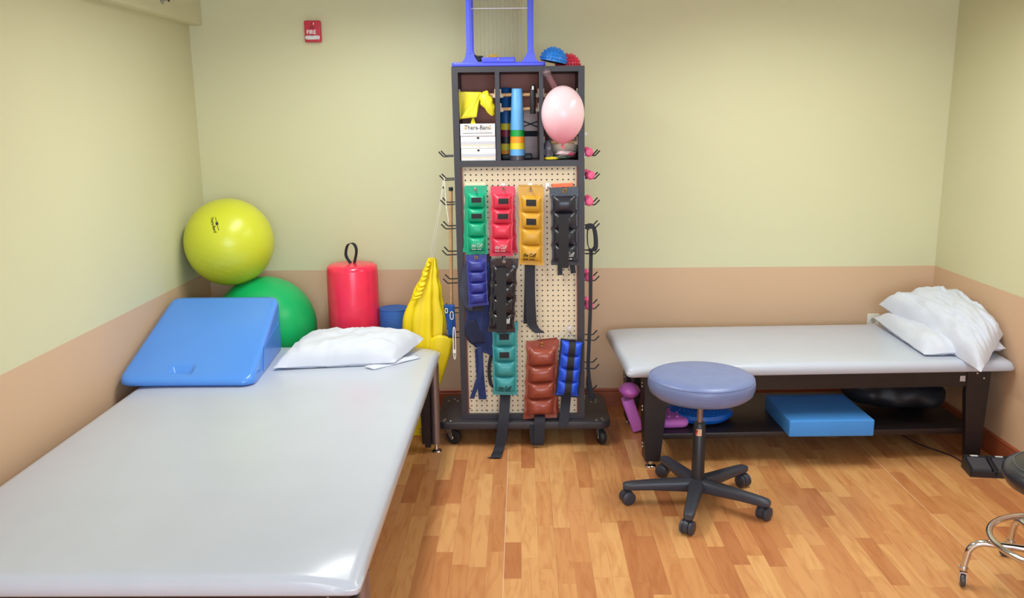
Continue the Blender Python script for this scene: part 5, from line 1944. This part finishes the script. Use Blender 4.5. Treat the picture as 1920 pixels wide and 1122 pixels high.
# ------------------------------------------------------------------ wall fittings
fam = mat('fire_red', (206, 50, 72), 0.4, var=0.04)
p0, p1 = (-1.446, 0.000, 2.090), (-1.358, 0.000, 2.203)
t = thing('fire_alarm', 'red wall alarm plate lettered in white high on the back wall', 'alarm', (p0[0], -0.02, p0[2]))
slab(p0[0], p1[0], p0[2], p1[2], 0, 0.030, 0.006, 0.006, 3).out('housing', fam, t, True, Matrix(((1, 0, 0, 0), (0, 0, -1, -0.0005), (0, 1, 0, 0), (0, 0, 0, 1))), 40)
xc = (p0[0] + p1[0]) / 2
hz = p1[2] - p0[2]
lettering('FIRE', 0.030, white_print, t, Matrix.Translation((xc - 0.006, -0.0312, p0[2] + hz * 0.455)) @ FRONT, width=0.050, bold=0.0007)
lens = mat('strobe_lens', (225, 220, 228), 0.1, var=0.25, scale=60)
slab(p0[0] + 0.006, p1[0] - 0.004, p0[2] + hz * 0.11, p0[2] + hz * 0.30, 0.028, 0.046, 0.008, 0.006, 3).out('strobe_lens', lens, t, True, Matrix(((1, 0, 0, 0), (0, 0, -1, 0), (0, 1, 0, 0), (0, 0, 0, 1))), 40)
dkr = mat('dark_red', (150, 36, 56), 0.5)
box('sounder_slot', xc - 0.014, xc + 0.010, -0.0322, -0.030, p0[2] + hz * 0.62, p0[2] + hz * 0.74, dkr, t)
box('screw_recess', xc - 0.006, xc + 0.001, -0.0322, -0.030, p0[2] + hz * 0.80, p0[2] + hz * 0.90, dkr, t)
b = B()
b.ellipsoid((xc + 0.008, -0.031, p0[2] + hz * 0.85), (0.003, 0.002, 0.006), 8, 6)
b.out('indicator', white_print, t, True)


def outlet(name, label, M, double=True):
    t = thing(name, label, 'outlet', M.to_translation())
    slab(-0.035, 0.035, -0.057, 0.057, 0, 0.006, 0.005, 0.003, 2).out('cover_plate', white_plastic, t, True, M, 40)
    gry = MATS.get('outlet_grey') or mat('outlet_grey', (205, 200, 190), 0.5)
    for s in (-1, 1):
        b = B()
        b.lathe([(0.001, 0.0055), (0.0165, 0.0055), (0.0165, 0.0085), (0.001, 0.0085)], 24, Matrix.Translation((0, s * 0.0205, 0)))
        ro = b.out('receptacle', gry, t, True, M)
        b = B()
        b.box(-0.0075, -0.005, s * 0.0205 - 0.002, s * 0.0205 + 0.007, 0.0082, 0.0088)
        b.box(0.005, 0.0075, s * 0.0205 - 0.002, s * 0.0205 + 0.006, 0.0082, 0.0088)
        b.box(-0.002, 0.002, s * 0.0205 - 0.010, s * 0.0205 - 0.005, 0.0082, 0.0088)
        b.out('slot', dark_print, ro, False, M)
    return t


oc = (1.752, 0.000, 0.551)
outlet('wall_outlet', 'white wall outlet just above the narrow table near the pillows', Matrix.Translation((oc[0], -0.0005, oc[2] - 0.057)) @ FRONT)
oc = (2.080, -1.007, 0.495)
outlet('wall_outlet', 'white outlet plate on the right wall at the picture edge', Matrix.Translation((2.0795, oc[1] - 0.008, oc[2])) @ Matrix(((0, 0, -1, 0), (-1, 0, 0, 0), (0, 1, 0, 0), (0, 0, 0, 1))))
t = thing('sprinkler_head', 'tiny dark sprinkler head on the soffit near the ceiling', 'sprinkler', (-2.0, -0.5, 2.27))
sp = (-2.008, -0.527, 2.257)
b = B()
Ms = Matrix.Translation((-2.0075, sp[1], sp[2])) @ Matrix.Rotation(PI / 2, 4, 'Y')
b.lathe([(0.001, 0), (0.022, 0), (0.024, 0.003), (0.010, 0.006), (0.008, 0.03), (0.001, 0.03)], 20, Ms)
b.out('escutcheon', zinc, t, True)
b = B()
b.lathe([(0.001, 0.032), (0.014, 0.032), (0.014, 0.034), (0.001, 0.034)], 12, Ms)
b.out('deflector', black_metal, t, True)
